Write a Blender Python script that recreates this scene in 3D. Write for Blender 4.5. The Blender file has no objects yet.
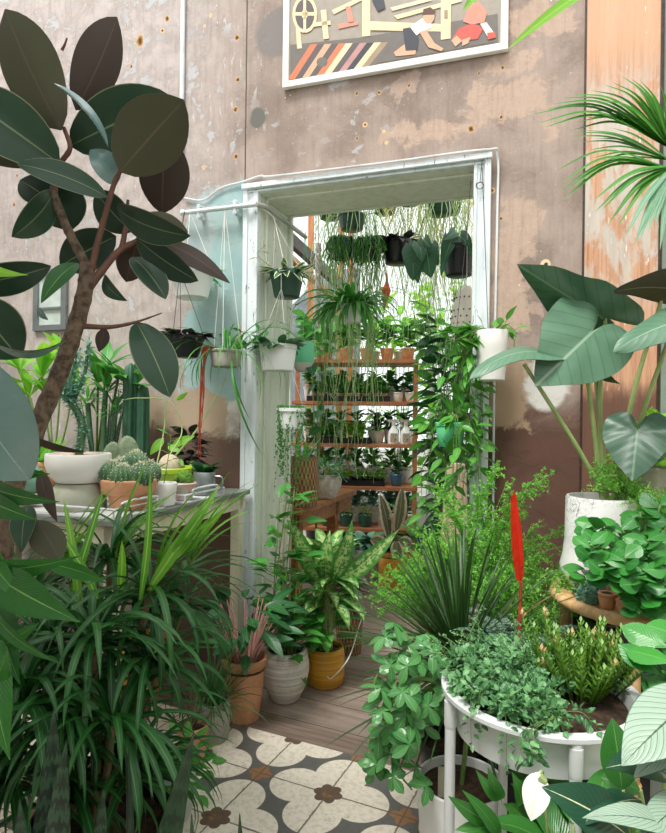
import bpy, math, random
from mathutils import Vector as V, Matrix
SC = bpy.context.scene
COL = SC.collection
PI = math.pi
F, CX, CY, H, ROLL = 605.0, 333.0, 416.5, 1.25, math.radians(0.7)
# ---------------------------------------------------------------- camera geometry helpers
def ray(px, py):
    dx, dy = px - CX, py - CY
    c, s = math.cos(ROLL), math.sin(ROLL)
    return ((dx*c + dy*s)/F, (-dx*s + dy*c)/F)
def P(px, py, Y):
    a, b = ray(px, py)
    return V((a*Y, Y, H - b*Y))
def PZ(px, py, Z):
    a, b = ray(px, py)
    Y = (H - Z)/b
    return V((a*Y, Y, Z))
AW = math.radians(19.5)
U = V((math.cos(AW), -math.sin(AW), 0)); NI = V((math.sin(AW), math.cos(AW), 0))
W0 = V((-.452, 2.944, 0))
def W(s, t, z): return W0 + U*s + NI*t + V((0, 0, z))
def WP(px, py, t=0.0):
    a, b = ray(px, py)
    d = V((a, 1, -b)); o = V((0, 0, H))
    k = (W0 + NI*t - o).dot(NI)/d.dot(NI)
    q = o + d*k - W0
    return q.dot(U), q.z
# ---------------------------------------------------------------- colours and node helper
def srgb(h):
    h = h.lstrip('#')
    o = []
    for i in (0, 2, 4):
        c = int(h[i:i+2], 16)/255
        o.append(c/12.92 if c <= .04045 else ((c+.055)/1.055)**2.4)
    return (*o, 1.0)
class N:
    def __init__(s, name):
        s.mat = bpy.data.materials.new(name); s.mat.use_nodes = True
        s.t = s.mat.node_tree; s.t.nodes.clear()
        s.out = s.t.nodes.new('ShaderNodeOutputMaterial')
    def n(s, typ, **kw):
        nd = s.t.nodes.new(typ)
        for k, v in kw.items(): setattr(nd, k, v)
        return nd
    def put(s, inp, v):
        if isinstance(v, bpy.types.NodeSocket): s.t.links.new(v, inp)
        elif isinstance(v, str): inp.default_value = srgb(v)
        else: inp.default_value = v
    def m(s, op, a, b=0.0, c=0.0, clamp=False):
        nd = s.n('ShaderNodeMath', operation=op, use_clamp=clamp)
        for i, v in enumerate((a, b, c)): s.put(nd.inputs[i], v)
        return nd.outputs[0]
    def mix(s, f, a, b):
        nd = s.n('ShaderNodeMix', data_type='RGBA')
        s.put(nd.inputs[0], f); s.put(nd.inputs[6], a); s.put(nd.inputs[7], b)
        return nd.outputs[2]
    def coord(s, kind='Object'):
        return s.n('ShaderNodeTexCoord').outputs[kind]
    def sep(s, v):
        nd = s.n('ShaderNodeSeparateXYZ'); s.put(nd.inputs[0], v); return nd.outputs
    def scale(s, v, xyz):
        nd = s.n('ShaderNodeVectorMath', operation='MULTIPLY'); s.put(nd.inputs[0], v); nd.inputs[1].default_value = xyz
        return nd.outputs[0]
    def noise(s, v, sc, det=4.0, rough=.55, dist=0.0):
        nd = s.n('ShaderNodeTexNoise'); s.put(nd.inputs['Vector'], v)
        nd.inputs['Scale'].default_value = sc; nd.inputs['Detail'].default_value = det
        nd.inputs['Roughness'].default_value = rough; nd.inputs['Distortion'].default_value = dist
        return nd.outputs[0]
    def voro(s, v, sc, feat='F1'):
        nd = s.n('ShaderNodeTexVoronoi', feature=feat); s.put(nd.inputs['Vector'], v); nd.inputs['Scale'].default_value = sc
        return nd.outputs[0]
    def step(s, v, lo, hi):
        nd = s.n('ShaderNodeMapRange', interpolation_type='SMOOTHSTEP'); s.put(nd.inputs[0], v)
        s.put(nd.inputs[1], lo); s.put(nd.inputs[2], hi)
        return nd.outputs[0]
    def attr(s, name):
        return s.n('ShaderNodeAttribute', attribute_name=name).outputs['Fac']
    def bump(s, h, strength=.3, dist=.01):
        nd = s.n('ShaderNodeBump'); s.put(nd.inputs['Height'], h)
        nd.inputs['Strength'].default_value = strength; nd.inputs['Distance'].default_value = dist
        return nd.outputs[0]
    def bsdf(s, col, rough=.5, metal=0.0, bump=None, trans=0.0, coat=0.0, spec=.5, tcol=None):
        b = s.n('ShaderNodeBsdfPrincipled')
        s.put(b.inputs['Base Color'], col); s.put(b.inputs['Roughness'], rough); s.put(b.inputs['Metallic'], metal)
        b.inputs['Coat Weight'].default_value = coat; b.inputs['Specular IOR Level'].default_value = spec
        if bump is not None: s.put(b.inputs['Normal'], bump)
        o = b.outputs[0]
        if trans:
            tr = s.n('ShaderNodeBsdfTranslucent'); s.put(tr.inputs[0], tcol if tcol is not None else col)
            mx = s.n('ShaderNodeMixShader'); mx.inputs[0].default_value = trans
            s.t.links.new(o, mx.inputs[1]); s.t.links.new(tr.outputs[0], mx.inputs[2]); o = mx.outputs[0]
        s.t.links.new(o, s.out.inputs[0])
        return s.mat
def plain(name, c, rough=.5, metal=0.0, var=.12, sc=9.0, bumpy=0.0, coat=0.0, c2=None, spec=.5):
    """A solid material with a little mottling."""
    k = N(name); o = k.coord()
    nz = k.noise(o, sc, 5)
    a = srgb(c)
    d = srgb(c2) if c2 else tuple(x*(1-var*2) for x in a[:3]) + (1,)
    col = k.mix(k.step(nz, .35, .7), a, d)
    b = k.bump(k.noise(o, sc*8, 3), bumpy) if bumpy else None
    return k.bsdf(col, rough, metal, b, coat=coat, spec=spec)
def leafmat(name, c, c2, vein=None, vw=.03, sides=0, sidec=None, rough=.4, trans=.25, pattern=None, pc=None, coat=0.0, tcol=None, bump=.25, sm=.5, spec=.5):
    """Leaf: u runs across (0.5 is the midrib), v along. pattern: zebra, splash, edge, stripe, bands."""
    k = N(name)
    uv = k.sep(k.coord('UV')); u, v = uv[0], uv[1]
    au = k.m('ABSOLUTE', k.m('SUBTRACT', u, .5))
    rnd = k.attr('rnd'); o = k.coord()
    f = k.m('MULTIPLY_ADD', k.noise(o, 25, 3), .5, k.m('MULTIPLY_ADD', rnd, .9, -.2), clamp=True)
    col = k.mix(f, c, c2)
    if pattern == 'zebra':      # snake plant cross bands
        cb = k.n('ShaderNodeCombineXYZ'); k.put(cb.inputs[0], k.m('MULTIPLY', au, 7.0)); k.put(cb.inputs[1], k.m('MULTIPLY', v, 30.0)); k.put(cb.inputs[2], rnd)
        w = k.m('ADD', k.m('MULTIPLY', v, 20.0), k.m('MULTIPLY', k.noise(cb.outputs[0], 1.0, 3), 1.6))
        w = k.m('ADD', w, k.m('MULTIPLY', k.m('PINGPONG', k.m('MULTIPLY', u, 4.0), .5), .5))
        fr = k.m('PINGPONG', w, .5)
        col = k.mix(k.step(fr, .2, .32), pc, col)
    if pattern == 'splash':     # pale blotches inside, green rim
        n1 = k.noise(o, 55, 4, .65)
        e = k.step(au, .46, .2)
        col = k.mix(k.m('MULTIPLY', k.step(n1, .42, .58), e), col, pc)
    if pattern == 'edge':
        n1 = k.m('MULTIPLY', k.noise(o, 40, 3), .2)
        col = k.mix(k.step(k.m('ADD', au, n1), .38, .44), col, pc)
    if pattern == 'stripe':
        col = k.mix(k.step(au, .16, .08), col, pc)
    if pattern == 'rim':
        col = k.mix(k.step(au, .475, .49), col, pc)
    if sides:
        fr = k.m('PINGPONG', k.m('MULTIPLY', k.m('SUBTRACT', v, k.m('MULTIPLY', au, .55)), float(sides)), .5)
        fr = k.m('MULTIPLY', k.step(fr, .1, .0), sm)
        col = k.mix(fr, col, sidec or vein)
        hgt = fr
    else: hgt = None
    if vein:
        vm = k.step(au, vw, vw*.4)
        col = k.mix(vm, col, vein)
    b = k.bump(k.m('PINGPONG', k.m('MULTIPLY', k.m('SUBTRACT', v, k.m('MULTIPLY', au, .55)), float(sides or 12)), .5), bump, .004) if bump else None
    return k.bsdf(col, rough, 0, b, trans=trans, coat=coat, tcol=tcol, spec=spec)
# ---------------------------------------------------------------- mesh builder
def frame(d, n):
    d = d.normalized(); s = d.cross(n)
    if s.length < 1e-5: s = d.cross(V((.3, .5, .8)))
    s.normalize(); return d, s, s.cross(d)
def spline(pts, k=6):
    pts = [V(p) for p in pts]
    if len(pts) < 3:
        return [pts[0].lerp(pts[-1], i/k) for i in range(k+1)]
    q = [pts[0]*2-pts[1]] + pts + [pts[-1]*2-pts[-2]]
    out = []
    for i in range(1, len(q)-2):
        a, b, c, d = q[i-1:i+3]
        for j in range(k):
            t = j/k
            out.append(.5*((2*b)+(c-a)*t+(2*a-5*b+4*c-d)*t*t+(3*b-a-3*c+d)*t**3))
    out.append(pts[-1]); return out
class MB:
    def __init__(s): s.v = []; s.f = []; s.m = []; s.uv = []; s.r = []
    def add(s, vs, fs, mi=0, uvs=None, rnd=0.0):
        b = len(s.v); s.v.extend(vs)
        s.uv.extend(uvs if uvs else [(0, 0)]*len(vs))
        for f in fs:
            s.f.append(tuple(b+i for i in f)); s.m.append(mi); s.r.append(rnd)
    def box(s, a, b, mi=0, fr=None):
        x0, y0, z0 = a; x1, y1, z1 = b
        c = [(x0,y0,z0),(x1,y0,z0),(x1,y1,z0),(x0,y1,z0),(x0,y0,z1),(x1,y0,z1),(x1,y1,z1),(x0,y1,z1)]
        c = [fr(*p) if fr else V(p) for p in c]
        fs = [(0,3,2,1),(4,5,6,7),(0,1,5,4),(1,2,6,5),(2,3,7,6),(3,0,4,7)]
        s.add(c, fs, mi)
    def bar(s, p, q, w, h, mi=0, up=V((0,0,1))):
        p, q = V(p), V(q); d, sd, n = frame(q-p, up)
        c = [a + sd*x*w/2 + n*y*h/2 for a in (p, q) for x, y in ((-1,-1),(1,-1),(1,1),(-1,1))]
        s.add(c, [(0,1,2,3)[::-1],(4,5,6,7),(0,1,5,4),(1,2,6,5),(2,3,7,6),(3,0,4,7)], mi)
    def lathe(s, prof, c=(0,0,0), n=40, mi=0, rib=0, ribd=0.0, sx=1.0):
        c = V(c); vs = []; fs = []; uv = []
        L = len(prof)
        for j, (r, z) in enumerate(prof):
            for i in range(n):
                a = 2*PI*i/n
                rr = r*(1 + (ribd*math.cos(rib*a) if rib else 0))
                vs.append(c + V((rr*math.cos(a)*sx, rr*math.sin(a), z))); uv.append((i/n, j/(L-1)))
        for j in range(L-1):
            for i in range(n):
                k = (i+1) % n
                fs.append((j*n+i, j*n+k, (j+1)*n+k, (j+1)*n+i))
        if prof[0][0] > 1e-4: fs.append(tuple(range(n))[::-1])
        if prof[-1][0] > 1e-4: fs.append(tuple((L-1)*n+i for i in range(n)))
        s.add(vs, fs, mi, uv)
    def tube(s, pts, r, n=8, mi=0, rnd=0.0, cap=True):
        pts = [V(p) for p in pts]; L = len(pts)
        rs = r if isinstance(r, (list, tuple)) else [r]*L
        if len(rs) == 2 and L != 2: rs = [rs[0]+(rs[1]-rs[0])*i/(L-1) for i in range(L)]
        nrm = None; vs = []; fs = []; uv = []
        for i, p in enumerate(pts):
            d = (pts[min(i+1, L-1)] - pts[max(i-1, 0)])
            if d.length < 1e-9: d = V((0,0,1))
            d.normalize()
            if nrm is None:
                nrm = d.cross(V((.31,.17,.93)) if abs(d.z) < .9 else V((1,.1,0))).normalized()
            else:
                nrm = (nrm - d*nrm.dot(d))
                nrm = nrm.normalized() if nrm.length > 1e-6 else d.cross(V((1,.2,.1))).normalized()
            b = d.cross(nrm)
            for j in range(n):
                a = 2*PI*j/n
                vs.append(p + (nrm*math.cos(a) + b*math.sin(a))*rs[i]); uv.append((j/n, i/(L-1)))
        for i in range(L-1):
            for j in range(n):
                k = (j+1) % n
                fs.append((i*n+j, i*n+k, (i+1)*n+k, (i+1)*n+j))
        if cap: fs += [tuple(range(n))[::-1], tuple((L-1)*n+j for j in range(n))]
        s.add(vs, fs, mi, uv, rnd)
    def ball(s, c, rx, ry=None, rz=None, n=10, mi=0, rnd=0.0, rib=0, ribd=0.0):
        ry = ry or rx; rz = rz or rx; c = V(c); m = max(4, n//2)
        vs = []; fs = []; uv = []
        for j in range(m+1):
            t = PI*j/m
            for i in range(n):
                a = 2*PI*i/n; q = 1 + (ribd*math.cos(rib*a) if rib else 0)
                vs.append(c + V((rx*q*math.sin(t)*math.cos(a), ry*q*math.sin(t)*math.sin(a), -rz*math.cos(t)))); uv.append((i/n, j/m))
        for j in range(m):
            for i in range(n):
                k = (i+1) % n; fs.append((j*n+i, j*n+k, (j+1)*n+k, (j+1)*n+i))
        s.add(vs, fs, mi, uv, rnd)
    def surf(s, path, norms, hw, prof, nl, nw, fold, mi, mib, thick, rnd, wave=0.0, lobe=0.0, dirs=None, L=1.0):
        """leaf sheet along a path; thick>0 adds an underside sheet of its own material"""
        top = []; uv = []; bot = []
        for i in range(nl+1):
            v = i/nl
            p = path[i]; d = (path[min(i+1, nl)]-path[max(i-1, 0)])
            d, sd, n = frame(d, norms[i] if isinstance(norms, list) else norms)
            w = hw*prof(v)
            for j in range(2*nw+1):
                x = j/nw - 1
                q = p + sd*(x*w) + n*(fold*abs(x)*w + wave*hw*math.sin(v*9+rnd*9+x*1.5)*abs(x))
                if lobe: q = q - d*(L*lobe*abs(x)**1.3*(1-v)**2)
                top.append(q); uv.append(((x+1)/2, v))
                if thick: bot.append(q - n*thick)
        m = 2*nw+1
        fs = [(i*m+j, (i+1)*m+j, (i+1)*m+j+1, i*m+j+1) for i in range(nl) for j in range(2*nw)]
        s.add(top, [f[::-1] for f in fs], mi, uv, rnd)
        if thick: s.add(bot, fs, mib if mib is not None else mi, uv, rnd)
    def leaf(s, p, d, n, L, w, prof=None, nl=5, nw=1, bend=.15, fold=.2, mi=0, mib=None, thick=0.0, rnd=0.0, wave=0.0, lobe=0.0):
        p = V(p); d, sd, n = frame(V(d), V(n))
        path = [p + d*(L*i/nl) - n*(bend*L*(i/nl)**2) for i in range(nl+1)]
        s.surf(path, n, w/2, prof or OVATE, nl, nw, fold, mi, mib, thick, rnd, wave, lobe, L=L)
    def leaf2(s, a, b, w, roll=0.0, bow=.08, prof=None, nl=8, nw=2, fold=.15, mi=0, mib=None, thick=0.0, rnd=0.0, wave=0.0, lobe=0.0, face=None):
        """leaf between two points; its face looks along `face` (default: towards the room), turned by roll about its axis"""
        a, b = V(a), V(b); ax = (b-a).normalized()
        n = V(face) if face else V((0, 0, H)) - (a+b)/2
        n = (n - ax*n.dot(ax)).normalized()
        n = Matrix.Rotation(roll, 3, ax) @ n
        L = (b-a).length
        path = [a.lerp(b, i/nl) + n*(bow*L*4*(i/nl)*(1-i/nl)) for i in range(nl+1)]
        s.surf(path, n, w/2, prof or OVATE, nl, nw, fold, mi, mib, thick, rnd, wave, lobe, L=L)
    def arch(s, p, az, el, L, w, droop, prof=None, nl=8, nw=1, fold=.25, mi=0, rnd=0.0, twist=0.0, mib=None, thick=0.0):
        """strap leaf leaving p at azimuth az / elevation el and drooping along its length"""
        p = V(p); path = [p]; norms = []
        for i in range(nl+1):
            e = el - droop*(i/nl)**1.4
            d = V((math.cos(az)*math.cos(e), math.sin(az)*math.cos(e), math.sin(e)))
            n = V((-math.cos(az)*math.sin(e), -math.sin(az)*math.sin(e), math.cos(e)))
            if twist: n = Matrix.Rotation(twist*i/nl, 3, d) @ n
            norms.append(n)
            if i < nl: path.append(path[-1] + d*(L/nl))
        s.surf(path, norms, w/2, prof or STRAP, nl, nw, fold, mi, mib, thick, rnd)
    def heart(s, att, tip, roll=0.0, wf=1.0, mi=0, mib=1, thick=.0015, rnd=0.0, cup=.10, wave=.03, nr=9, nt=44):
        """cordate leaf: outline around the petiole point, sinus behind it, pointed tip in front"""
        att, tip = V(att), V(tip); L = (tip-att).length; ax = (tip-att).normalized()
        n = V((0, 0, H)) - att; n = (n - ax*n.dot(ax)).normalized(); n = Matrix.Rotation(roll, 3, ax) @ n; sd = ax.cross(n)
        tab = ((0, 1), (10, .86), (22, .745), (38, .66), (55, .62), (80, .60), (105, .61), (130, .60), (150, .53), (166, .36), (176, .17), (180, .10))
        def rad(t):
            t = abs(t)
            for (a, r0), (b, r1) in zip(tab, tab[1:]):
                if t <= b: k = (t-a)/(b-a); return r0+(r1-r0)*k
            return .1
        top = []; uv = []; bot = []
        for i in range(nr+1):
            for j in range(nt):
                th = -180+360*j/nt; q = i/nr; r = rad(th)*q*L; x = r*math.sin(math.radians(th))*wf; y = r*math.cos(math.radians(th))
                z = -cup*L*(q*q*.6) + wave*L*q*q*math.sin(math.radians(th)*7+rnd*9) + .10*abs(x)
                p = att + ax*y + sd*x + n*z; top.append(p); bot.append(p - n*thick); uv.append((.5+x/(1.3*L*wf), min(1, max(0, (y/L+.6)/1.6))))
        fs = [(i*nt+j, (i+1)*nt+j, (i+1)*nt+(j+1) % nt, i*nt+(j+1) % nt) for i in range(nr) for j in range(nt)]
        s.add(top, fs, mi, uv, rnd); s.add(bot, [f[::-1] for f in fs], mib, uv, rnd)
    def build(s, name, mats, parent=None, smooth=True, sharp=.7, bevel=0.0, local=False):
        me = bpy.data.meshes.new(name)
        off = parent_loc(parent) if (parent is not None and not local) else V((0,0,0))
        me.from_pydata([tuple(v - off) for v in s.v], [], s.f)
        mats = mats if isinstance(mats, (list, tuple)) else [mats]
        for m in mats: me.materials.append(m)
        me.polygons.foreach_set('material_index', s.m)
        me.polygons.foreach_set('use_smooth', [smooth]*len(s.f))
        ul = me.uv_layers.new(name='UVMap')
        li = [0]*len(me.loops); me.loops.foreach_get('vertex_index', li)
        fl = []
        for i in li: fl.extend(s.uv[i])
        ul.data.foreach_set('uv', fl)
        at = me.attributes.new('rnd', 'FLOAT', 'FACE'); at.data.foreach_set('value', s.r)
        me.update()
        if smooth and sharp: me.set_sharp_from_angle(angle=sharp)
        o = bpy.data.objects.new(name, me); COL.objects.link(o)
        if parent is not None: o.parent = parent
        if bevel:
            b = o.modifiers.new('Bevel', 'BEVEL'); b.width = bevel; b.segments = 2; b.limit_method = 'ANGLE'
        return o
def parent_loc(p):
    q = V((0,0,0))
    while p is not None: q = q + p.location; p = p.parent
    return q
OVATE = lambda v: max(.015, math.sin(PI*min(1, v)**.8)**.85) if v < 1 else .015
LANCE = lambda v: max(.02, (math.sin(PI*v**.7))**1.1) if v < 1 else .02
ELLI = lambda v: max(.025, math.sin(PI*v**1.02)**.58*(1-.3*v**9)) if 0 < v < 1 else .02
OBOV = lambda v: max(.06, math.sin(PI*v**1.35)**.75) if 0 < v < 1 else .05
STRAP = lambda v: (.45+.55*min(1, v*3.5))*(1-v**3)**.8 + .02
HEART = lambda v: max(.02, min(1, .55+v*1.9)*(1-v)**.62*1.12) if v < 1 else .02
BLADE = lambda v: (.62+.38*min(1, v*2))*(1-max(0, (v-.45)/.55)**1.8)**.9 + .015
def tag(o, label=None, cat=None, group=None, kind=None):
    if label: o['label'] = label
    if cat: o['category'] = cat
    if group: o['group'] = group
    if kind: o['kind'] = kind
    return o
def thing(name, label, cat, loc, group=None):
    o = bpy.data.objects.new(name, None); o.empty_display_size = .05; COL.objects.link(o); o.location = V(loc)
    return tag(o, label, cat, group)
def clone(root, loc, label=None, group=None):
    r = root.copy(); COL.objects.link(r); r.location = V(loc)
    if label: r['label'] = label
    if group: r['group'] = group
    for ch in list(root.children):
        c = ch.copy(); COL.objects.link(c); c.parent = r
        for g in list(ch.children):
            d = g.copy(); COL.objects.link(d); d.parent = c
    return r
def struct(mb, name, mats, parent=None, **kw):
    o = mb.build(name, mats, parent, **kw)
    if parent is None: tag(o, kind='structure')
    return o
# ---------------------------------------------------------------- plant makers (all work in world space)
def rv(rng, s=1.0): return V((rng.uniform(-s, s), rng.uniform(-s, s), rng.uniform(-s, s)))
def potprof(r0, r1, h, lip=.0, wall=.008, foot=.0):
    """outside profile, rim and inside down to the soil"""
    p = [(r0*.9, 0), (r0, .004)]
    if lip:
        lh = h*.2
        p += [(r0+(r1-r0)*.8, h-lh-.002), (r1-lip, h-lh), (r1, h-lh+.004), (r1+.001, h-.004)]
    else:
        p += [(r0+(r1-r0)*.33, h*.33), (r0+(r1-r0)*.66, h*.66), (r1, h-.004)]
    p += [(r1-.002, h), (r1-wall, h), (r1-wall-.002, h-.006), (r1-wall-.004, h*.82), (.002, h*.82)]
    return p
def potted(name, label, cat, loc, r0, r1, h, mat, lip=0.0, group=None, soil=True, n=40, prof=None, pot='pot', rib=0, ribd=0.0, soilm=None, soilz=None):
    t = thing(name, label, cat, loc, group)
    m = MB(); m.lathe((prof or potprof(r0, r1, h, lip)), loc, n, rib=rib, ribd=ribd); m.build(pot, mat, t)
    if soil:
        z = soilz if soilz is not None else h*.84
        m = MB(); rr = (r1 if soilz is None else r1)*.9
        m.lathe([(rr, z-.01), (rr, z), (rr*.55, z+.006), (.002, z+.008)], loc, 24); m.build('soil', soilm or M['soil'], t)
    return t
def tuft(mb, c, n, L, w, rng, el=(.3, 1.4), droop=(.8, 1.8), mi=0, nl=7, fold=.25, az=(0, 2*PI), prof=None, twist=.4, r0=.01, nw=1):
    for i in range(n):
        a = rng.uniform(*az); e = rng.uniform(*el)
        l = L*rng.uniform(.65, 1.1)
        p = V(c) + V((math.cos(a), math.sin(a), 0))*r0 + V((0, 0, rng.uniform(-.02, .02)))
        mb.arch(p, a, e, l, w*rng.uniform(.7, 1.1), rng.uniform(*droop), prof, nl, nw, fold, mi, rng.random(), rng.uniform(-twist, twist))
def leafy(mb, path, n, L, w, rng, mi=0, stem=None, sr=.003, prof=None, face=.5, nl=5, nw=1, bend=.2, pair=False, pet=.015, start=.1, jit=.4, fold=.2, up=V((0,0,1)), wave=0.0, ang=1.0):
    """leaves set alternately along a stem path"""
    pts = spline(path, 6)
    if stem is not None: mb.tube(pts, [sr, sr*.5], 5, stem)
    m = len(pts)-1
    for i in range(n):
        t = start + (1-start)*(i+.5)/n
        k = min(m-1, int(t*m)); p = pts[k].lerp(pts[k+1], t*m-k); ax = (pts[k+1]-pts[k]).normalized()
        for sgn in ((1, -1) if pair else (1,)):
            sd = ax.cross(V((math.cos(i*2.4), math.sin(i*2.4), .3))).normalized()*sgn
            d = (ax*.45 + sd*ang + rv(rng, jit)*.5).normalized()
            q = p + d*pet
            if stem is not None and pet > .01: mb.tube([p, q], sr*.5, 4, stem, cap=False)
            nn = (up + rv(rng, face)).normalized()
            s = rng.uniform(.65, 1.1)
            mb.leaf(q, d, nn, L*s, w*s, prof, nl, nw, bend, fold, mi, rnd=rng.random(), wave=wave)
def tw(p): return (V(p)-W0).dot(NI)
def su_(p): return (V(p)-W0).dot(U)
def inwall(p, lim=-.05): return tw(p) > lim and not (.14 < su_(p) < 1.06)
def frond(mb, p, az, el, L, droop, rng, nb=16, bl=.09, nn=10, nlen=.012, nwid=.0025, mi=0, stem=1):
    """asparagus fern plume: a drooping axis, side branchlets and fine needles"""
    pts = [V(p)]; k = 12
    for i in range(k):
        e = el - droop*(i/k)**1.2
        pts.append(pts[-1] + V((math.cos(az)*math.cos(e), math.sin(az)*math.cos(e), math.sin(e)))*(L/k))
    if not inwall(pts[-1], -.02): mb.tube(pts, [.0022, .0008], 4, stem, cap=False)
    for b in range(nb):
        t = .12 + .88*(b+.5)/nb; i = min(k-1, int(t*k)); q = pts[i].lerp(pts[i+1], t*k-i)
        if inwall(q, -.10): continue
        ax = (pts[i+1]-pts[i]).normalized()
        d = (ax*.6 + rv(rng)*1.0); d = d.normalized()
        l = bl*(1-.75*abs(t-.35))*rng.uniform(.6, 1.15)
        e = q + d*l - V((0, 0, l*.2)); r = rng.random()
        mb.add([q-V((.0006,0,0)), q+V((.0006,0,0)), e], [(0, 1, 2)], stem)
        for j in range(nn):
            c = q.lerp(e, (j+.6)/nn); dd = (d*.5 + rv(rng)).normalized()*nlen*rng.uniform(.6, 1.2)
            s = dd.cross(rv(rng)).normalized()*nwid
            mb.add([c-s*.6, c+dd*.5-s, c+dd, c+dd*.5+s], [(0, 1, 2, 3)], mi, [(.4, 0), (.3, .5), (.5, 1), (.7, .5)], r)
def strings(mb, c, n, rad, L, rng, mi=0, r=.0015, wob=.02, nseg=9, bead=0, bm=0, out=.03):
    for i in range(n):
        a = rng.uniform(0, 2*PI); rr = rad*math.sqrt(rng.uniform(.2, 1))
        p = V(c) + V((math.cos(a)*rr, math.sin(a)*rr, 0)); l = L*rng.uniform(.45, 1.1)
        pts = [V(c) + V((math.cos(a), math.sin(a), 0))*rr*.6, p + V((0, 0, .01))]
        p = p + V((math.cos(a), math.sin(a), 0))*out
        for j in range(nseg): p = p + V((rng.uniform(-wob, wob), rng.uniform(-wob, wob), -l/nseg)); pts.append(p.copy())
        mb.tube(pts, [r, r*.7], 4, mi, rng.random(), cap=False)
        if bead:
            for j in range(bead):
                t = rng.uniform(.1, 1)*(len(pts)-1); k = min(len(pts)-2, int(t))
                mb.ball(pts[k].lerp(pts[k+1], t-k)+rv(rng, .004), bm, n=6, mi=mi, rnd=rng.random())
def cords(mb, apex, c, r, z, n=3, cr=.0013, mi=0, ph=.5):
    for i in range(n):
        a = ph + 2*PI*i/n
        mb.tube([V(apex), V((c[0]+r*math.cos(a), c[1]+r*math.sin(a), z))], cr, 5, mi)
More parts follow.
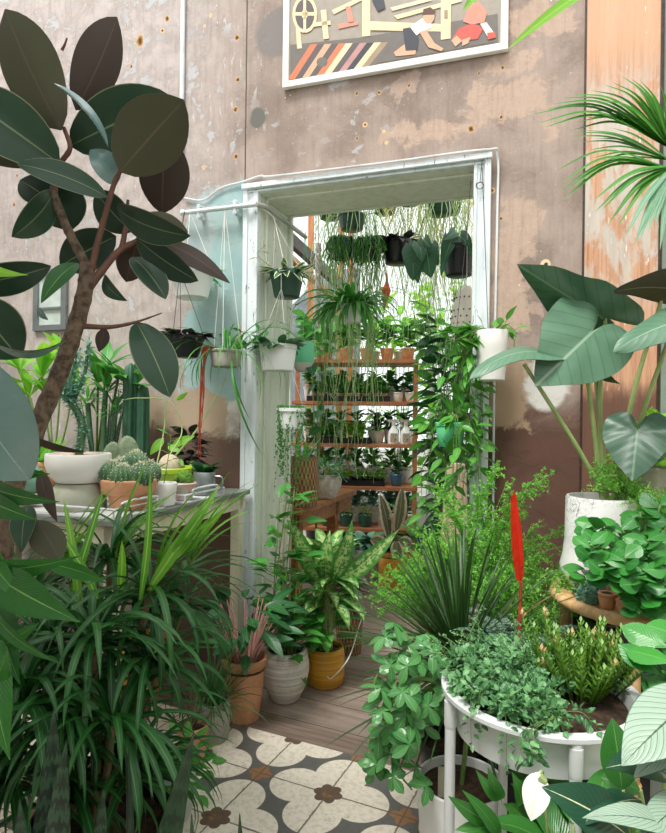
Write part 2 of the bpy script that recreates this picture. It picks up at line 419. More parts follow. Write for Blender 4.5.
# ================================================================ materials
M = {}
def wall_material():
    k = N('aged_plaster'); o = k.coord(); x, y, z = k.sep(o)
    n1 = k.noise(o, 3.2, 7, .6, .3); n2 = k.noise(o, 9, 8, .65, .4); n3 = k.noise(o, 38, 6, .6); n4 = k.noise(o, 1.3, 4)
    def band(v, a, b, soft): return k.m('MULTIPLY', k.step(v, a-soft, a+soft), k.step(v, b+soft, b-soft))
    nx = k.m('MULTIPLY_ADD', k.m('SUBTRACT', k.noise(o, 7, 12, .72, .5), .5), .36, x); nz = k.m('MULTIPLY_ADD', k.m('SUBTRACT', k.noise(o, 5, 12, .72, .6), .5), .36, z)
    def patch(s0, s1, z0, z1, soft=.015): return k.m('MULTIPLY', band(nx, s0, s1, soft), band(nz, z0, z1, soft))
    def spot(s, zz, rs, rz, soft=.15, jag=1.0):
        a = k.m('DIVIDE', k.m('SUBTRACT', k.m('MULTIPLY_ADD', k.m('SUBTRACT', n2, .5), .12*jag, x), s), rs)
        b = k.m('DIVIDE', k.m('SUBTRACT', k.m('MULTIPLY_ADD', k.m('SUBTRACT', n1, .5), .12*jag, z), zz), rz)
        return k.step(k.m('SQRT', k.m('ADD', k.m('MULTIPLY', a, a), k.m('MULTIPLY', b, b))), 1+soft, 1-soft)
    col = k.mix(k.step(n1, .38, .66), '#aa998f', '#8b7c72')
    # pale washed side away from the doorway
    pale = k.step(k.m('MULTIPLY_ADD', k.m('SUBTRACT', n4, .5), .5, x), .28, -.5)
    col = k.mix(k.m('MULTIPLY', pale, .9), col, k.mix(k.step(n2, .35, .65), '#c4bab6', '#aba09b'))
    # large exposed patches of pinkish under-plaster
    up = k.m('MULTIPLY', k.step(n1, .64, .66), k.step(x, .35, .8))
    col = k.mix(k.m('MULTIPLY', up, .75), col, '#b79f92')
    for r_ in ((466, 74, 552, 126), (484, 52, 536, 76), (384, 116, 470, 146), (500, 196, 538, 262), (494, 250, 522, 330), (505, 0, 578, 40), (540, 120, 560, 140)):
        (p0, q0), (p1, q1) = WP(r_[0], r_[3]), WP(r_[2], r_[1]); a = (p0, p1, q0, q1)
        col = k.mix(k.m('MULTIPLY', patch(*a), .85), col, k.mix(n3, '#c9b1a0', '#b39a89'))
    vs = k.noise(k.scale(o, (9, 1, .9)), 5, 9, .7); fs_ = k.noise(o, 90, 3, .6)
    col = k.mix(k.m('MULTIPLY', k.step(vs, .45, .75), .35), col, '#6f5f55'); col = k.mix(k.m('MULTIPLY', k.step(fs_, .62, .7), .35), col, '#d8cdc4'); col = k.mix(k.m('MULTIPLY', k.step(fs_, .38, .3), .4), col, '#6a584d')
    # bluish and white flecks of old paint
    fl = k.m('MULTIPLY', k.m('MULTIPLY', k.step(n2, .57, .60), k.step(k.noise(o, 2.1, 3), .42, .56)), k.step(x, 1.0, .4))
    col = k.mix(k.m('MULTIPLY', fl, .7), col, '#bfc3c8')
    st = k.noise(k.scale(o, (5, 1, 1.2)), 8, 7, .7)
    col = k.mix(k.m('MULTIPLY', k.m('MULTIPLY', k.step(st, .6, .64), k.step(x, .5, -.2)), .55), col, '#dcd5d0')
    sp = k.step(k.voro(o, 26), .1, .06)
    sp = k.m('MULTIPLY', sp, k.step(k.noise(o, 4.5, 2), .52, .6))
    col = k.mix(sp, col, '#e6dfd8')
    hl = k.m('MULTIPLY', k.step(k.voro(o, 7.5), .11, .085), k.step(k.noise(o, 2.3, 2), .5, .56))
    col = k.mix(hl, col, k.mix(k.step(k.voro(o, 7.5), .06, .04), '#d8b890', '#6b4526'))
    # the teal painted strip beside the door
    teal = k.m('MULTIPLY', band(nx, -.31, .06, .012), band(nz, .95, 2.35, .02))
    col = k.mix(k.m('MULTIPLY', teal, .93), col, k.mix(k.step(n1, .42, .6), '#97b9bb', '#a9c2c2'))
    lil = patch(-.3, -.16, 1.9, 2.32); col = k.mix(k.m('MULTIPLY', lil, .35), col, '#c9c2c6')
    och = patch(-.03, .03, 1.55, 1.72, .01); col = k.mix(k.m('MULTIPLY', och, .8), col, '#c49a72')
    # white skim then bare brown low down beside the door
    low = patch(-.7, .1, .85, 1.33); col = k.mix(low, col, k.mix(k.step(n2, .4, .6), '#d9d5cf', '#bdb3a6'))
    tan = patch(-.62, -.1, 1.12, 1.36); col = k.mix(tan, col, '#b8a48e')
    br = k.m('MULTIPLY', k.step(nz, 1.20, 1.14), band(x, -.6, .2, .05)); col = k.mix(br, col, '#7a6256')
    # right of the door the plaster turns dark and brown towards the ground
    dk = k.m('MULTIPLY', k.step(nz, 1.45, 1.18), k.step(x, 1.1, 1.16)); col = k.mix(dk, col, k.mix(n2, '#75564a', '#4d3a33'))
    wt = spot(1.40, 1.40, .09, .11); col = k.mix(wt, col, '#d6d3cf')
    tn = patch(1.17, 1.33, 1.2, 1.48); col = k.mix(k.m('MULTIPLY', tn, .8), col, '#b59a80')
    gr = spot(*WP(258, 117), .042, .05, .1, .3); col = k.mix(gr, col, '#6f6d68')
    g2 = spot(.2, 3.08, .14, .12, .1, .8); col = k.mix(g2, col, '#857f7c')
    hole = k.step(k.m('SQRT', k.m('ADD', k.m('POWER', k.m('SUBTRACT', x, 1.395), 2.0), k.m('POWER', k.m('SUBTRACT', z, 1.885), 2.0))), .022, .018)
    col = k.mix(hole, col, '#ddc9a8'); h2_ = k.step(k.m('SQRT', k.m('ADD', k.m('POWER', k.m('SUBTRACT', x, 1.397), 2.0), k.m('POWER', k.m('SUBTRACT', z, 1.884), 2.0))), .009, .006); col = k.mix(h2_, col, '#4a3a28')
    seam = k.m('MULTIPLY', k.step(k.m('ABSOLUTE', k.m('MULTIPLY_ADD', k.m('SUBTRACT', n2, .5), .006, k.m('SUBTRACT', x, WP(246, 100)[0]))), .005, .002), k.step(z, 2.36, 2.4))
    col = k.mix(seam, col, '#5b5048')
    for (px, py), r_ in (((237, 37), .014), ((238, 79), .013), ((236, 110), .016), ((236, 156), .014), ((140, 41), .03), ((167, 19), .018), ((131, 66), .010), ((146, 94), .009), ((14, 205), .012), ((17, 175), .010), ((357, 94), .010), ((379, 92), .009), ((357, 139), .009), ((502, 67), .010), ((479, 74), .008), ((501, 118), .010), ((501, 218), .009), ((471, 128), .016), ((409, 86), .008), ((262, 70), .006)):
        ps, pz = WP(px, py)
        dx = k.m('MULTIPLY_ADD', k.m('SUBTRACT', n3, .5), .03, k.m('SUBTRACT', x, ps)); dz = k.m('MULTIPLY_ADD', k.m('SUBTRACT', n2, .5), .03, k.m('MULTIPLY', k.m('SUBTRACT', z, pz), .75))
        q_ = k.m('SQRT', k.m('ADD', k.m('MULTIPLY', dx, dx), k.m('MULTIPLY', dz, dz)))
        col = k.mix(k.step(q_, r_*.9, r_*.78), col, k.mix(k.step(q_, r_*.8, r_*.55), '#c9b294', k.mix(k.step(q_, r_*.55, r_*.25), '#a9804c', '#5a4028')))
    h = k.m('ADD', k.m('MULTIPLY', n2, .6), k.m('MULTIPLY', k.step(n1, .52, .55), .4))
    return k.bsdf(col, .85, 0, k.bump(h, .22, .010), spec=.2)
def tile_material():
    """Cement tiles 0.26 m, cream quatrefoils on grey with small brown flowers (object coords, one unit = one tile)."""
    k = N('patterned_cement_tile'); o = k.coord(); x, y, z = k.sep(o)
    sm = k.m('FLOOR', k.m('ADD', x, .5)); sn = k.m('FLOOR', k.m('ADD', y, .5))
    par = k.m('MODULO', k.m('ABSOLUTE', k.m('ADD', sm, sn)), 2.0)       # 0: nearest corner carries a rosette
    lx = k.m('SUBTRACT', x, sm); ly = k.m('SUBTRACT', y, sn)             # offset from nearest corner
    ax = k.m('ABSOLUTE', lx); ay = k.m('ABSOLUTE', ly)
    def dist(a, b): return k.m('SQRT', k.m('ADD', k.m('MULTIPLY', a, a), k.m('MULTIPLY', b, b)))
    big = k.m('MAXIMUM', ax, ay); sml = k.m('MINIMUM', ax, ay)
    # from a rosette corner: lobe centred .44 along the axis; seen from a brown corner the same lobe is centred .56 away
    dA = dist(k.m('SUBTRACT', big, .44), sml); dB = dist(k.m('SUBTRACT', .56, big), sml)
    inA = k.m('MAXIMUM', k.step(dA, .362, .355), k.step(k.m('ADD', ax, ay), .68, .66))
    inB = k.step(dB, .362, .355)
    cream = k.m('MULTIPLY_ADD', k.m('SUBTRACT', inB, inA), par, inA)
    nz = k.noise(o, 14, 6); n2 = k.noise(o, 60, 4); n3 = k.noise(o, 2.3, 4)
    grey = k.mix(nz, '#73726e', '#5b5a57')
    cr = k.mix(k.step(nz, .4, .75), '#efe6d6', '#d9cdb8'); cr = k.mix(k.m('MULTIPLY', k.step(n2, .66, .72), .6), cr, '#b5a893')
    col = k.mix(cream, grey, cr)
    r = dist(lx, ly); th = k.m('ARCTAN2', ly, lx)
    pet = k.m('MULTIPLY_ADD', k.m('ABSOLUTE', k.m('COSINE', k.m('MULTIPLY', th, 3.0))), .05, .145)
    fl = k.m('MULTIPLY', k.step(k.m('SUBTRACT', r, pet), .004, -.004), k.m('SUBTRACT', 1.0, par))
    col = k.mix(fl, col, k.mix(n2, '#5d4a40', '#76614f'))
    ce = k.m('MULTIPLY', k.step(r, .085, .07), k.m('SUBTRACT', 1.0, par)); col = k.mix(k.m('MULTIPLY', ce, k.step(n3, .45, .55)), col, '#9a6b45')
    pb = k.m('MULTIPLY_ADD', k.m('ABSOLUTE', k.m('COSINE', k.m('MULTIPLY', th, 2.0))), .07, .10)
    bl = k.m('MULTIPLY', k.step(k.m('SUBTRACT', r, pb), .004, -.004), par); col = k.mix(bl, col, k.mix(n2, '#ad7f58', '#8a6547'))
    wob = k.m('MULTIPLY', k.m('SUBTRACT', nz, .5), .035)
    gl = k.m('MINIMUM', k.m('ABSOLUTE', k.m('ADD', lx, wob)), k.m('ABSOLUTE', k.m('ADD', ly, wob)))
    gm = k.step(gl, .016, .007); col = k.mix(k.m('MULTIPLY', gm, .85), col, '#6b5b4d')
    crk = k.m('MULTIPLY', k.step(k.m('ABSOLUTE', k.m('SUBTRACT', n3, .5)), .003, .001), .5); col = k.mix(crk, col, '#75695c')
    return k.bsdf(col, .42, 0, k.bump(k.m('SUBTRACT', k.m('MULTIPLY', nz, .2), gm), .35, .03), spec=.35)
def plank_material():
    """old grey-brown boards along object X, 0.17 m wide"""
    k = N('worn_floorboards'); o = k.coord(); x, y, z = k.sep(o)
    row = k.m('FLOOR', k.m('DIVIDE', y, .19)); fr = k.m('FRACT', k.m('DIVIDE', y, .19))
    cb = k.n('ShaderNodeCombineXYZ'); k.put(cb.inputs[0], k.m('MULTIPLY_ADD', row, 7.3, k.m('MULTIPLY', x, 2.2))); k.put(cb.inputs[1], k.m('MULTIPLY', y, 34.0)); k.put(cb.inputs[2], row)
    g = k.noise(cb.outputs[0], 1.0, 6, .65, .4); b = k.noise(o, 5, 5)
    wn = k.n('ShaderNodeTexWhiteNoise', noise_dimensions='1D'); k.put(wn.inputs[1], row)
    col = k.mix(k.step(g, .3, .7), '#917f72', '#625247')
    col = k.mix(k.m('MULTIPLY', wn.outputs[0], .35), col, '#b0a298'); col = k.mix(k.m('MULTIPLY', k.step(b, .5, .7), .35), col, '#57463c')
    gap = k.step(k.m('ABSOLUTE', k.m('SUBTRACT', fr, .5)), .485, .494)
    col = k.mix(gap, col, '#2a211c')
    return k.bsdf(col, .55, 0, k.bump(k.m('SUBTRACT', k.m('MULTIPLY', g, .3), gap), .4, .01), spec=.3)
def painted_wood(name, c, c2, chip='#5d5648', amt=.66, rough=.45):
    k = N(name); o = k.coord(); st = k.scale(o, (1, 1, .22))
    n = k.noise(st, 22, 6, .6); n2 = k.noise(st, 60, 5, .7)
    col = k.mix(k.step(n, .4, .7), c, c2); col = k.mix(k.step(n2, amt, amt+.02), col, chip)
    return k.bsdf(col, rough, 0, k.bump(n2, .2, .004))
def old_board():
    k = N('stripped_orange_board'); o = k.coord(); x, y, z = k.sep(o); st = k.scale(o, (26, 26, .9))
    g = k.noise(st, 2.6, 8, .68, .9); n = k.noise(k.scale(o, (2.2, 1, .8)), 5, 8, .7, .5); n2 = k.noise(k.scale(o, (3, 1, .6)), 16, 6)
    col = k.mix(k.step(g, .35, .68), '#cfa182', '#ad7a58')
    col = k.mix(k.m('MULTIPLY', k.step(z, 2.55, 2.75), .7), col, k.mix(n, '#dfb698', '#cd9f7d'))
    mid = k.m('MULTIPLY', k.step(z, 1.62, 1.85), k.step(z, 2.72, 2.45))
    pk = k.m('MULTIPLY', k.m('MULTIPLY', k.step(n, .42, .54), mid), .85); col = k.mix(pk, col, k.mix(n2, '#d8d2c8', '#a8a59c'))
    col = k.mix(k.step(n2, .66, .69), col, '#e8ddd0')
    col = k.mix(k.step(k.m('MULTIPLY_ADD', k.m('SUBTRACT', n, .5), .2, z), 1.42, 1.32), col, k.mix(g, '#855a48', '#523930'))
    return k.bsdf(col, .7, 0, k.bump(g, .35, .006))
def wood(name, c, c2, sc=(3, 30, 30), rough=.5):
    k = N(name); o = k.coord(); g = k.noise(k.scale(o, sc), 1.5, 6, .6, .6)
    return k.bsdf(k.mix(k.step(g, .3, .7), c, c2), rough, 0, k.bump(g, .2, .004))
def glaze(name, c, c2, bands=0, speck=None, rough=.3, vsc=1.0):
    k = N(name); o = k.coord(); x, y, z = k.sep(o); n = k.noise(o, 30, 5)
    f = k.noise(k.scale(o, (3, 3, 130)), 1.0, 3) if bands else n
    col = k.mix(k.step(f, .35, .65), c, c2)
    if speck: col = k.mix(k.step(k.noise(o, 120*vsc, 3, .6), .64, .67), col, speck)
    return k.bsdf(col, rough, 0, k.bump(f, .25 if bands else .08, .004))
def marbled():
    k = N('white_marbled_ceramic'); o = k.coord()
    n = k.noise(o, 9, 6, .6, 1.2); n2 = k.noise(o, 22, 6, .65, 1.6)
    l = k.m('MAXIMUM', k.step(k.m('ABSOLUTE', k.m('SUBTRACT', n, .5)), .014, .003), k.m('MULTIPLY', k.step(k.m('ABSOLUTE', k.m('SUBTRACT', n2, .52)), .014, .003), .7))
    l = k.m('MULTIPLY', l, k.step(k.noise(o, 6, 3), .42, .56))
    return k.bsdf(k.mix(l, '#f1f1ef', '#85888a'), .3, 0)
def wicker():
    k = N('woven_wicker'); o = k.coord('UV'); u, v, _ = k.sep(o)
    a = k.m('SINE', k.m('MULTIPLY', u, 150.0)); b = k.m('SINE', k.m('MULTIPLY', v, 90.0)); w = k.m('MULTIPLY', a, b)
    n = k.noise(k.coord(), 30, 4)
    col = k.mix(k.step(w, -.6, .6), '#5f4228', k.mix(n, '#b48f5e', '#8e6b42'))
    return k.bsdf(col, .7, 0, k.bump(w, .7, .006))
def glassmat():
    k = N('window_glass')
    t = k.n('ShaderNodeBsdfTransparent'); g = k.n('ShaderNodeBsdfGlossy'); g.inputs['Roughness'].default_value = .03
    t.inputs[0].default_value = (.95, .98, .97, 1)
    mx = k.n('ShaderNodeMixShader'); mx.inputs[0].default_value = .06
    k.t.links.new(t.outputs[0], mx.inputs[1]); k.t.links.new(g.outputs[0], mx.inputs[2]); k.t.links.new(mx.outputs[0], k.out.inputs[0])
    return k.mat
def twotone(name, top, bot, zc):
    k = N(name); x, y, z = k.sep(k.coord())
    return k.bsdf(k.mix(k.step(z, zc-.001, zc+.001), bot, top), .45)
M['wall'] = wall_material(); M['tile'] = tile_material(); M['plank'] = plank_material()
M['casing'] = painted_wood('bluish_white_paint', '#e3ebee', '#d0dadd', '#6d6a62', .64)
M['jamb'] = painted_wood('sage_white_paint', '#dce2d4', '#cbd2c3', '#4f4a3d', .655)
M['soffit'] = painted_wood('grey_sage_paint', '#e4e8dc', '#d5d9cb', '#4a453b', .68)
M['board'] = old_board(); M['green_wall'] = plain('grey_green_paint', '#7f8d80', .7)
M['room_white'] = plain('white_wall_paint', '#d9d8d2', .8, var=.04)
M['white_metal'] = plain('white_powder_coat', '#d9dcdd', .35, var=.03); M['black_plastic'] = plain('black_plastic', '#1c1e22', .35, var=.1)
M['soil'] = plain('potting_soil', '#3a281c', .95, var=.3, sc=60, bumpy=.8, c2='#5b432e')
M['terracotta'] = plain('terracotta', '#d39c77', .75, sc=14, c2='#c38a64', bumpy=.1)
M['terracotta_pale'] = plain('pale_terracotta', '#c99a78', .8, sc=14, c2='#b98a6a', bumpy=.1)
M['cement'] = plain('grey_cement', '#a9a79c', .8, sc=16, c2='#959388', bumpy=.15)
M['white_pot'] = plain('matte_white_glaze', '#ecebe6', .4, var=.03); M['white_plastic'] = plain('white_plastic', '#eef0ef', .35, var=.02)
M['yellow_glaze'] = glaze('mustard_glaze', '#d9a53a', '#bd8426', 1, None, .28)
M['yellow_pot'] = glaze('amber_glaze', '#d99c36', '#c4872b', 0, None, .3)
M['ribbed'] = glaze('white_ribbed_stoneware', '#ebe9e0', '#c6c3b8', 1, '#a8a294', .45)
M['grey_ribbed'] = glaze('grey_ribbed_stoneware', '#cbc5ba', '#aca598', 0, None, .6)
M['olive_bowl'] = plain('grey_olive_glaze', '#a9ab98', .45); M['lime'] = plain('lime_plastic', '#a9c936', .35, var=.04)
M['green_plastic'] = plain('dark_green_plastic', '#1f4a38', .35); M['green_pot'] = plain('bright_green_plastic', '#66cf96', .35, var=.04)
M['grey_metal'] = plain('galvanised_metal', '#8e9597', .35, .6); M['zinc'] = plain('zinc_sheet', '#8b908c', .45, .3, sc=6, c2='#6f746f')
M['cream_paint'] = painted_wood('cream_paint', '#d9d3bb', '#c7c0a6', '#7a6a50', .72)
M['bench_wood'] = wood('oiled_bench_wood', '#a8703f', '#7c4d28'); M['shelf_wood'] = wood('copper_brown_shelf', '#b97a52', '#99603c')
M['orange_wood'] = wood('orange_window_timber', '#c98a5c', '#a8683f', (30, 30, 3)); M['rattan'] = wood('bent_rattan', '#dcb98a', '#b98c58', (20, 20, 20), .45)
M['post_wood'] = wood('bleached_post', '#cbb89e', '#a08b70', (60, 60, 2)); M['dark_wood'] = wood('dark_timber', '#4a3a30', '#2f241d')
M['bark'] = plain('rubber_tree_bark', '#8d7865', .85, sc=70, c2='#4f3f32', bumpy=.8)
M['twig'] = plain('red_brown_twig', '#6d4a3c', .6, sc=30); M['stem'] = plain('green_stem', '#6f8f4a', .5, sc=20); M['pale_stem'] = plain('pale_green_stem', '#a5b87a', .45, sc=10, c2='#8da363')
M['cane'] = plain('brown_cane', '#7d6a4f', .8, sc=40, bumpy=.3); M['pink_stem'] = plain('pink_stem', '#b98a80', .6)
M['cord'] = plain('white_cord', '#e4e2da', .8); M['pipe'] = plain('white_pipe', '#e0e6e8', .35); M['wire'] = plain('dark_wire', '#4a4a4a', .4, .5)
M['marble'] = marbled(); M['wicker'] = wicker(); M['glass'] = glassmat(); M['grey_roof'] = plain('grey_roof_sheet', '#8d929c', .6)
M['twotone'] = twotone('green_and_grey_dip', '#5fb98c', '#b3aca4', .045)
M['patterned'] = glaze('pink_patterned_glaze', '#d9a49a', '#b9c0b4', 0, '#8d5650', .35, .5)
M['glass_white'] = plain('milky_glass', '#c9d6cf', .25)
M['blue_pot'] = plain('blue_glaze', '#3f6d8d', .3); M['teal_pot'] = plain('teal_plastic', '#2f6f62', .35)
M['moss'] = plain('green_moss', '#7fb04a', .9, sc=40, bumpy=.6, c2='#4f7f38')
M['lens'] = plain('punched_cream_ceramic', '#efe9dc', .5)
# foliage
M['rub_top'] = leafmat('rubber_leaf_top', '#22372a', '#2c4833', '#6f7f5c', .022, 40, '#2f4d3a', .34, .06, pattern='rim', pc='#7d8468', coat=.05, spec=.3, sm=.22, bump=.08)
M['rub_under'] = leafmat('rubber_leaf_underside', '#434430', '#4f4f3a', '#5c5342', .02, 40, '#4b4a39', .6, .08, spec=.3, sm=.15, bump=.08)
M['rub_brown'] = leafmat('rubber_leaf_brown_underside', '#382f28', '#44382f', '#5c483d', .02, 40, '#4d3f36', .6, .08, spec=.3, sm=.15, bump=.08)
M['rub_sheen'] = leafmat('rubber_leaf_painted_sheen', '#64827e', '#73918d', '#8aa6a2', .01, 34, '#587a70', .15, .03, coat=.6, sm=.22, bump=.08)  # reflected light on the leaf put into its pale blue-grey base colour
M['lance'] = leafmat('lance_leaf', '#34782a', '#235a24', '#7fa858', .025, 24, '#3d7a34', .3, .25, sm=.2)
M['strap'] = leafmat('strap_leaf', '#205526', '#2f6a2c', '#4f8a4a', .10, 0, None, .28, .25)
M['strap_new'] = leafmat('new_strap_leaf', '#7fbe3c', '#4f9630', '#a9d85c', .12, 0, None, .3, .4)
M['zebra'] = leafmat('snake_leaf', '#35553a', '#2b4a33', None, 0, 0, None, .4, .05, 'zebra', '#12271a', bump=0)
M['snake_dark'] = leafmat('dark_snake_leaf', '#1c3a22', '#24472a', None, 0, 0, None, .4, .05, 'zebra', '#15301c', bump=0)
M['pothos'] = leafmat('pothos_leaf', '#57a340', '#3a8236', '#78b060', .03, 10, '#57993f', .32, .3)
M['dieff'] = leafmat('dieffenbachia_leaf', '#4d9a40', '#3a8236', '#d5e2a0', .02, 16, '#93b868', .4, .3, 'splash', '#bcd68a')
M['aglao'] = leafmat('dark_aglaonema_leaf', '#1f4a33', '#275640', '#dfe6b8', .022, 14, '#2f6248', .35, .1)
M['aglao_under'] = leafmat('aglaonema_underside', '#4a7a62', '#3f6b55', '#b9cfa0', .03, 14, '#55856c', .45, .15)
M['calathea'] = leafmat('calathea_leaf', '#a9c2ae', '#9ab59f', '#2f5439', .022, 15, '#2f5439', .4, .2, 'rim', '#3f6b4a', sm=.85)
M['lily'] = leafmat('peace_lily_leaf', '#4a9238', '#33742e', '#6f9f50', .025, 18, '#4a8a3c', .3, .3); M['spathe'] = leafmat('white_spathe', '#f4f4ee', '#e9eee2', '#dfe8d0', .03, 0, None, .45, .08)
M['aloc'] = leafmat('alocasia_leaf', '#5a8468', '#6f987c', '#98b89c', .02, 9, '#3c6550', .38, .2); M['aloc_dark'] = leafmat('dark_alocasia_leaf', '#3c644c', '#4a7358', '#6a8f70', .02, 9, '#2a4d3a', .38, .12)
M['aloc_under'] = leafmat('alocasia_underside', '#5a4a3c', '#4d4336', '#8a8a68', .025, 9, '#63523f', .5, .12)
M['palm'] = leafmat('palm_leaflet', '#5da53c', '#3f8636', '#86c45c', .08, 0, None, .32, .35); M['palm_pale'] = leafmat('pale_palm_leaflet', '#8fbf9a', '#79ae88', '#a8cfae', .08, 0, None, .35, .35)
M['palm_bright'] = leafmat('bright_palm_leaflet', '#86c83a', '#6fb035', '#b0e060', .08, 0, None, .35, .45, tcol='#a8e04a')
M['fern'] = leafmat('asparagus_needles', '#98d65a', '#6cba46', None, 0, 0, None, .5, .35, bump=0)
M['fern_dark'] = leafmat('dark_asparagus_needles', '#3f7d32', '#2f6a2c', None, 0, 0, None, .5, .3, bump=0)
M['spiky'] = leafmat('marginata_leaf', '#35622b', '#264a25', '#5f7d40', .1, 0, None, .35, .2, 'rim', '#5a3a34'); M['spiky_old'] = leafmat('brown_marginata_leaf', '#7a5c44', '#5f4a38', None, 0, 0, None, .6, .2, bump=0)
M['vriesea'] = leafmat('banded_bromeliad_leaf', '#2a4a36', '#21402e', None, 0, 0, None, .35, .1, 'zebra', '#6a8570', bump=0); M['red'] = leafmat('red_bract', '#e62a12', '#f04a22', '#b81a0c', .05, 0, None, .35, .25); M['orange_fl'] = plain('orange_red_petal', '#ee5a30', .5, c2='#e0401f')
M['scheff'] = leafmat('schefflera_leaf', '#66a85c', '#448a48', '#8fbf80', .03, 10, '#57945a', .22, .2, coat=.3)
M['creeper'] = leafmat('creeper_leaf', '#84bd7c', '#2f6a3c', '#a0c898', .05, 0, None, .26, .25); M['sedum'] = leafmat('sedum_leaf', '#7aa83c', '#54852f', None, 0, 0, None, .4, .25, bump=0); M['sedum_tip'] = leafmat('pink_sedum_tip', '#cf9a78', '#b8a860', None, 0, 0, None, .5, .3, bump=0)
M['pepero'] = leafmat('peperomia_leaf', '#3f9236', '#2a7530', '#6fae55', .02, 0, None, .3, .12, coat=.12); M['pepero_lt'] = leafmat('young_peperomia_leaf', '#5fb03c', '#469634', '#8fcf60', .025, 0, None, .32, .2, coat=.1)
M['hoya'] = leafmat('hoya_leaf', '#6ab345', '#4a9538', '#8fc86a', .03, 8, '#65a84a', .28, .35); M['hoya_var'] = leafmat('variegated_hoya_leaf', '#4f7a50', '#3f6a48', None, 0, 0, None, .35, .2, 'edge', '#e0e2c0')
M['hoya_dk'] = leafmat('dark_hoya_leaf', '#3f7a44', '#2d5f38', '#5a8a58', .03, 0, None, .3, .15)
M['philo'] = leafmat('velvet_philodendron_leaf', '#2f6448', '#3c7450', '#8ab890', .02, 7, '#4a8060', .45, .2)
M['lightg'] = leafmat('light_green_leaf', '#8fd048', '#6ab83c', '#c0ea80', .03, 12, '#a5da66', .4, .45, tcol='#a5e04a'); M['midg'] = leafmat('mid_green_leaf', '#5fa845', '#43903c', '#86c070', .03, 10, '#62a550', .4, .35)
M['deepg'] = leafmat('deep_green_leaf', '#35703a', '#25562e', '#5a9060', .03, 8, '#3a7448', .35, .25); M['string_g'] = leafmat('hanging_string', '#c2dca0', '#98c07c', None, 0, 0, None, .5, .3, bump=0); M['string_y'] = leafmat('pale_hanging_string', '#e8e0a4', '#ccd890', None, 0, 0, None, .5, .35, bump=0)
M['blueg'] = leafmat('blue_green_leaf', '#7fae98', '#5f9480', None, 0, 0, None, .5, .15, bump=0); M['cream_leaf'] = leafmat('cream_leaf', '#d9e2a8', '#b8d088', '#8fb060', .04, 0, None, .45, .35)
M['cact'] = plain('cactus_skin', '#456e47', .6, sc=20, c2='#365a3b'); M['cact_dark'] = plain('dark_cactus_skin', '#335f45', .55, sc=8, c2='#284f3a'); M['opuntia'] = plain('opuntia_pad', '#7a8a6c', .7, sc=60, c2='#64765a'); M['spines'] = plain('pale_spines', '#e8e2c8', .7)
M['tineo'] = leafmat('rubber_variegated_leaf', '#6f7f5a', '#5a6c50', '#d9a090', .03, 10, '#8a8a68', .35, .2, 'edge', '#e2cdb0')
M['burg'] = leafmat('burgundy_leaf', '#2f3a30', '#3a2c30', '#5a5050', .03, 0, None, .35, .1)
M['red_str'] = plain('red_dry_leaf', '#a8432c', .7, c2='#7a3022'); M['pinkfl'] = plain('pink_plastic', '#d98aa0', .5); M['reddish'] = plain('raspberry_plastic', '#8a3f4c', .4)
# ================================================================ the setting
WL = Matrix.Translation(W0) @ Matrix.Rotation(-AW, 4, 'Z')
def wallmesh(name, boxes, mats, parent=None, bevel=0.0, kind=True):
    """boxes given as (s0,s1,t0,t1,z0,z1[,material index]) in the wall's own frame"""
    m = MB()
    for b in boxes: m.box((b[0], b[2], b[4]), (b[1], b[3], b[5]), b[6] if len(b) > 6 else 0)
    o = m.build(name, mats, None, smooth=False, bevel=bevel)
    if parent is None:
        o.matrix_world = WL
        if kind: tag(o, kind='structure')
    else: o.parent = parent
    return o
OS0, OS1, OZ = .095, 1.105, 2.318          # the opening
wallmesh('wall_front', [(-3.3, OS0-.02, 0, .33, 0, 3.75), (OS1+.02, 3.2, 0, .33, 0, 3.75), (OS0-.02, OS1+.02, 0, .33, OZ+.02, 3.75)], M['wall'])
d = bpy.data.objects.new('door_1', None); COL.objects.link(d); d.matrix_world = WL; tag(d, kind='structure')
wallmesh('left_casing', [(.018, OS0, -.022, 0, 0, 2.343), (.018, .042, -.032, -.022, 0, 2.343), (.07, OS0, -.028, -.022, 0, 2.32)], M['casing'], d, .003)
wallmesh('right_casing', [(OS1, 1.176, -.022, 0, 0, 2.343), (1.15, 1.176, -.034, -.022, 0, 2.343), (OS1, 1.12, -.028, -.022, 0, 2.32)], M['casing'], d, .003)
wallmesh('head_casing', [(.018, 1.176, -.0225, -.0005, OZ, 2.343), (.015, 1.181, -.045, -.0225, 2.333, 2.358), (.03, 1.15, -.029, -.0225, OZ, 2.328)], M['casing'], d, .003)
wallmesh('left_jamb', [(OS0-.02, OS0, 0, .36, 0, OZ), (OS0, OS0+.012, .055, .075, 0, OZ), (OS0, OS0+.02, .33, .36, 0, OZ)], M['jamb'], d, .002)
wallmesh('right_jamb', [(OS1, OS1+.02, 0, .36, 0, OZ), (OS1-.012, OS1, .055, .075, 0, OZ)], M['jamb'], d, .002)
wallmesh('soffit', [(OS0-.02, OS1+.02, 0, .36, OZ, OZ+.02), (OS0, OS1, .055, .30, OZ-.012, OZ), (OS0, OS1, .33, .36, OZ-.006, OZ)], M['soffit'], d, .002)
# stripped timber board and the grey-green column beyond it
s0 = WP(582, 300)[0]; s1 = WP(657, 300)[0]
wallmesh('trim_1', [(s0+.006, s1, -.02, 0, 0, 3.75)], M['board'], bevel=.004)
wallmesh('trim_2', [(s0-.002, s0+.006, -.004, 0, 0, 3.75), (s1, s1+.012, -.012, 0, 0, 3.75)], M['dark_wood'])
wallmesh('wall_right_pier', [(s1+.012, 3.2, -.03, -.001, 0, 3.75)], M['green_wall'])
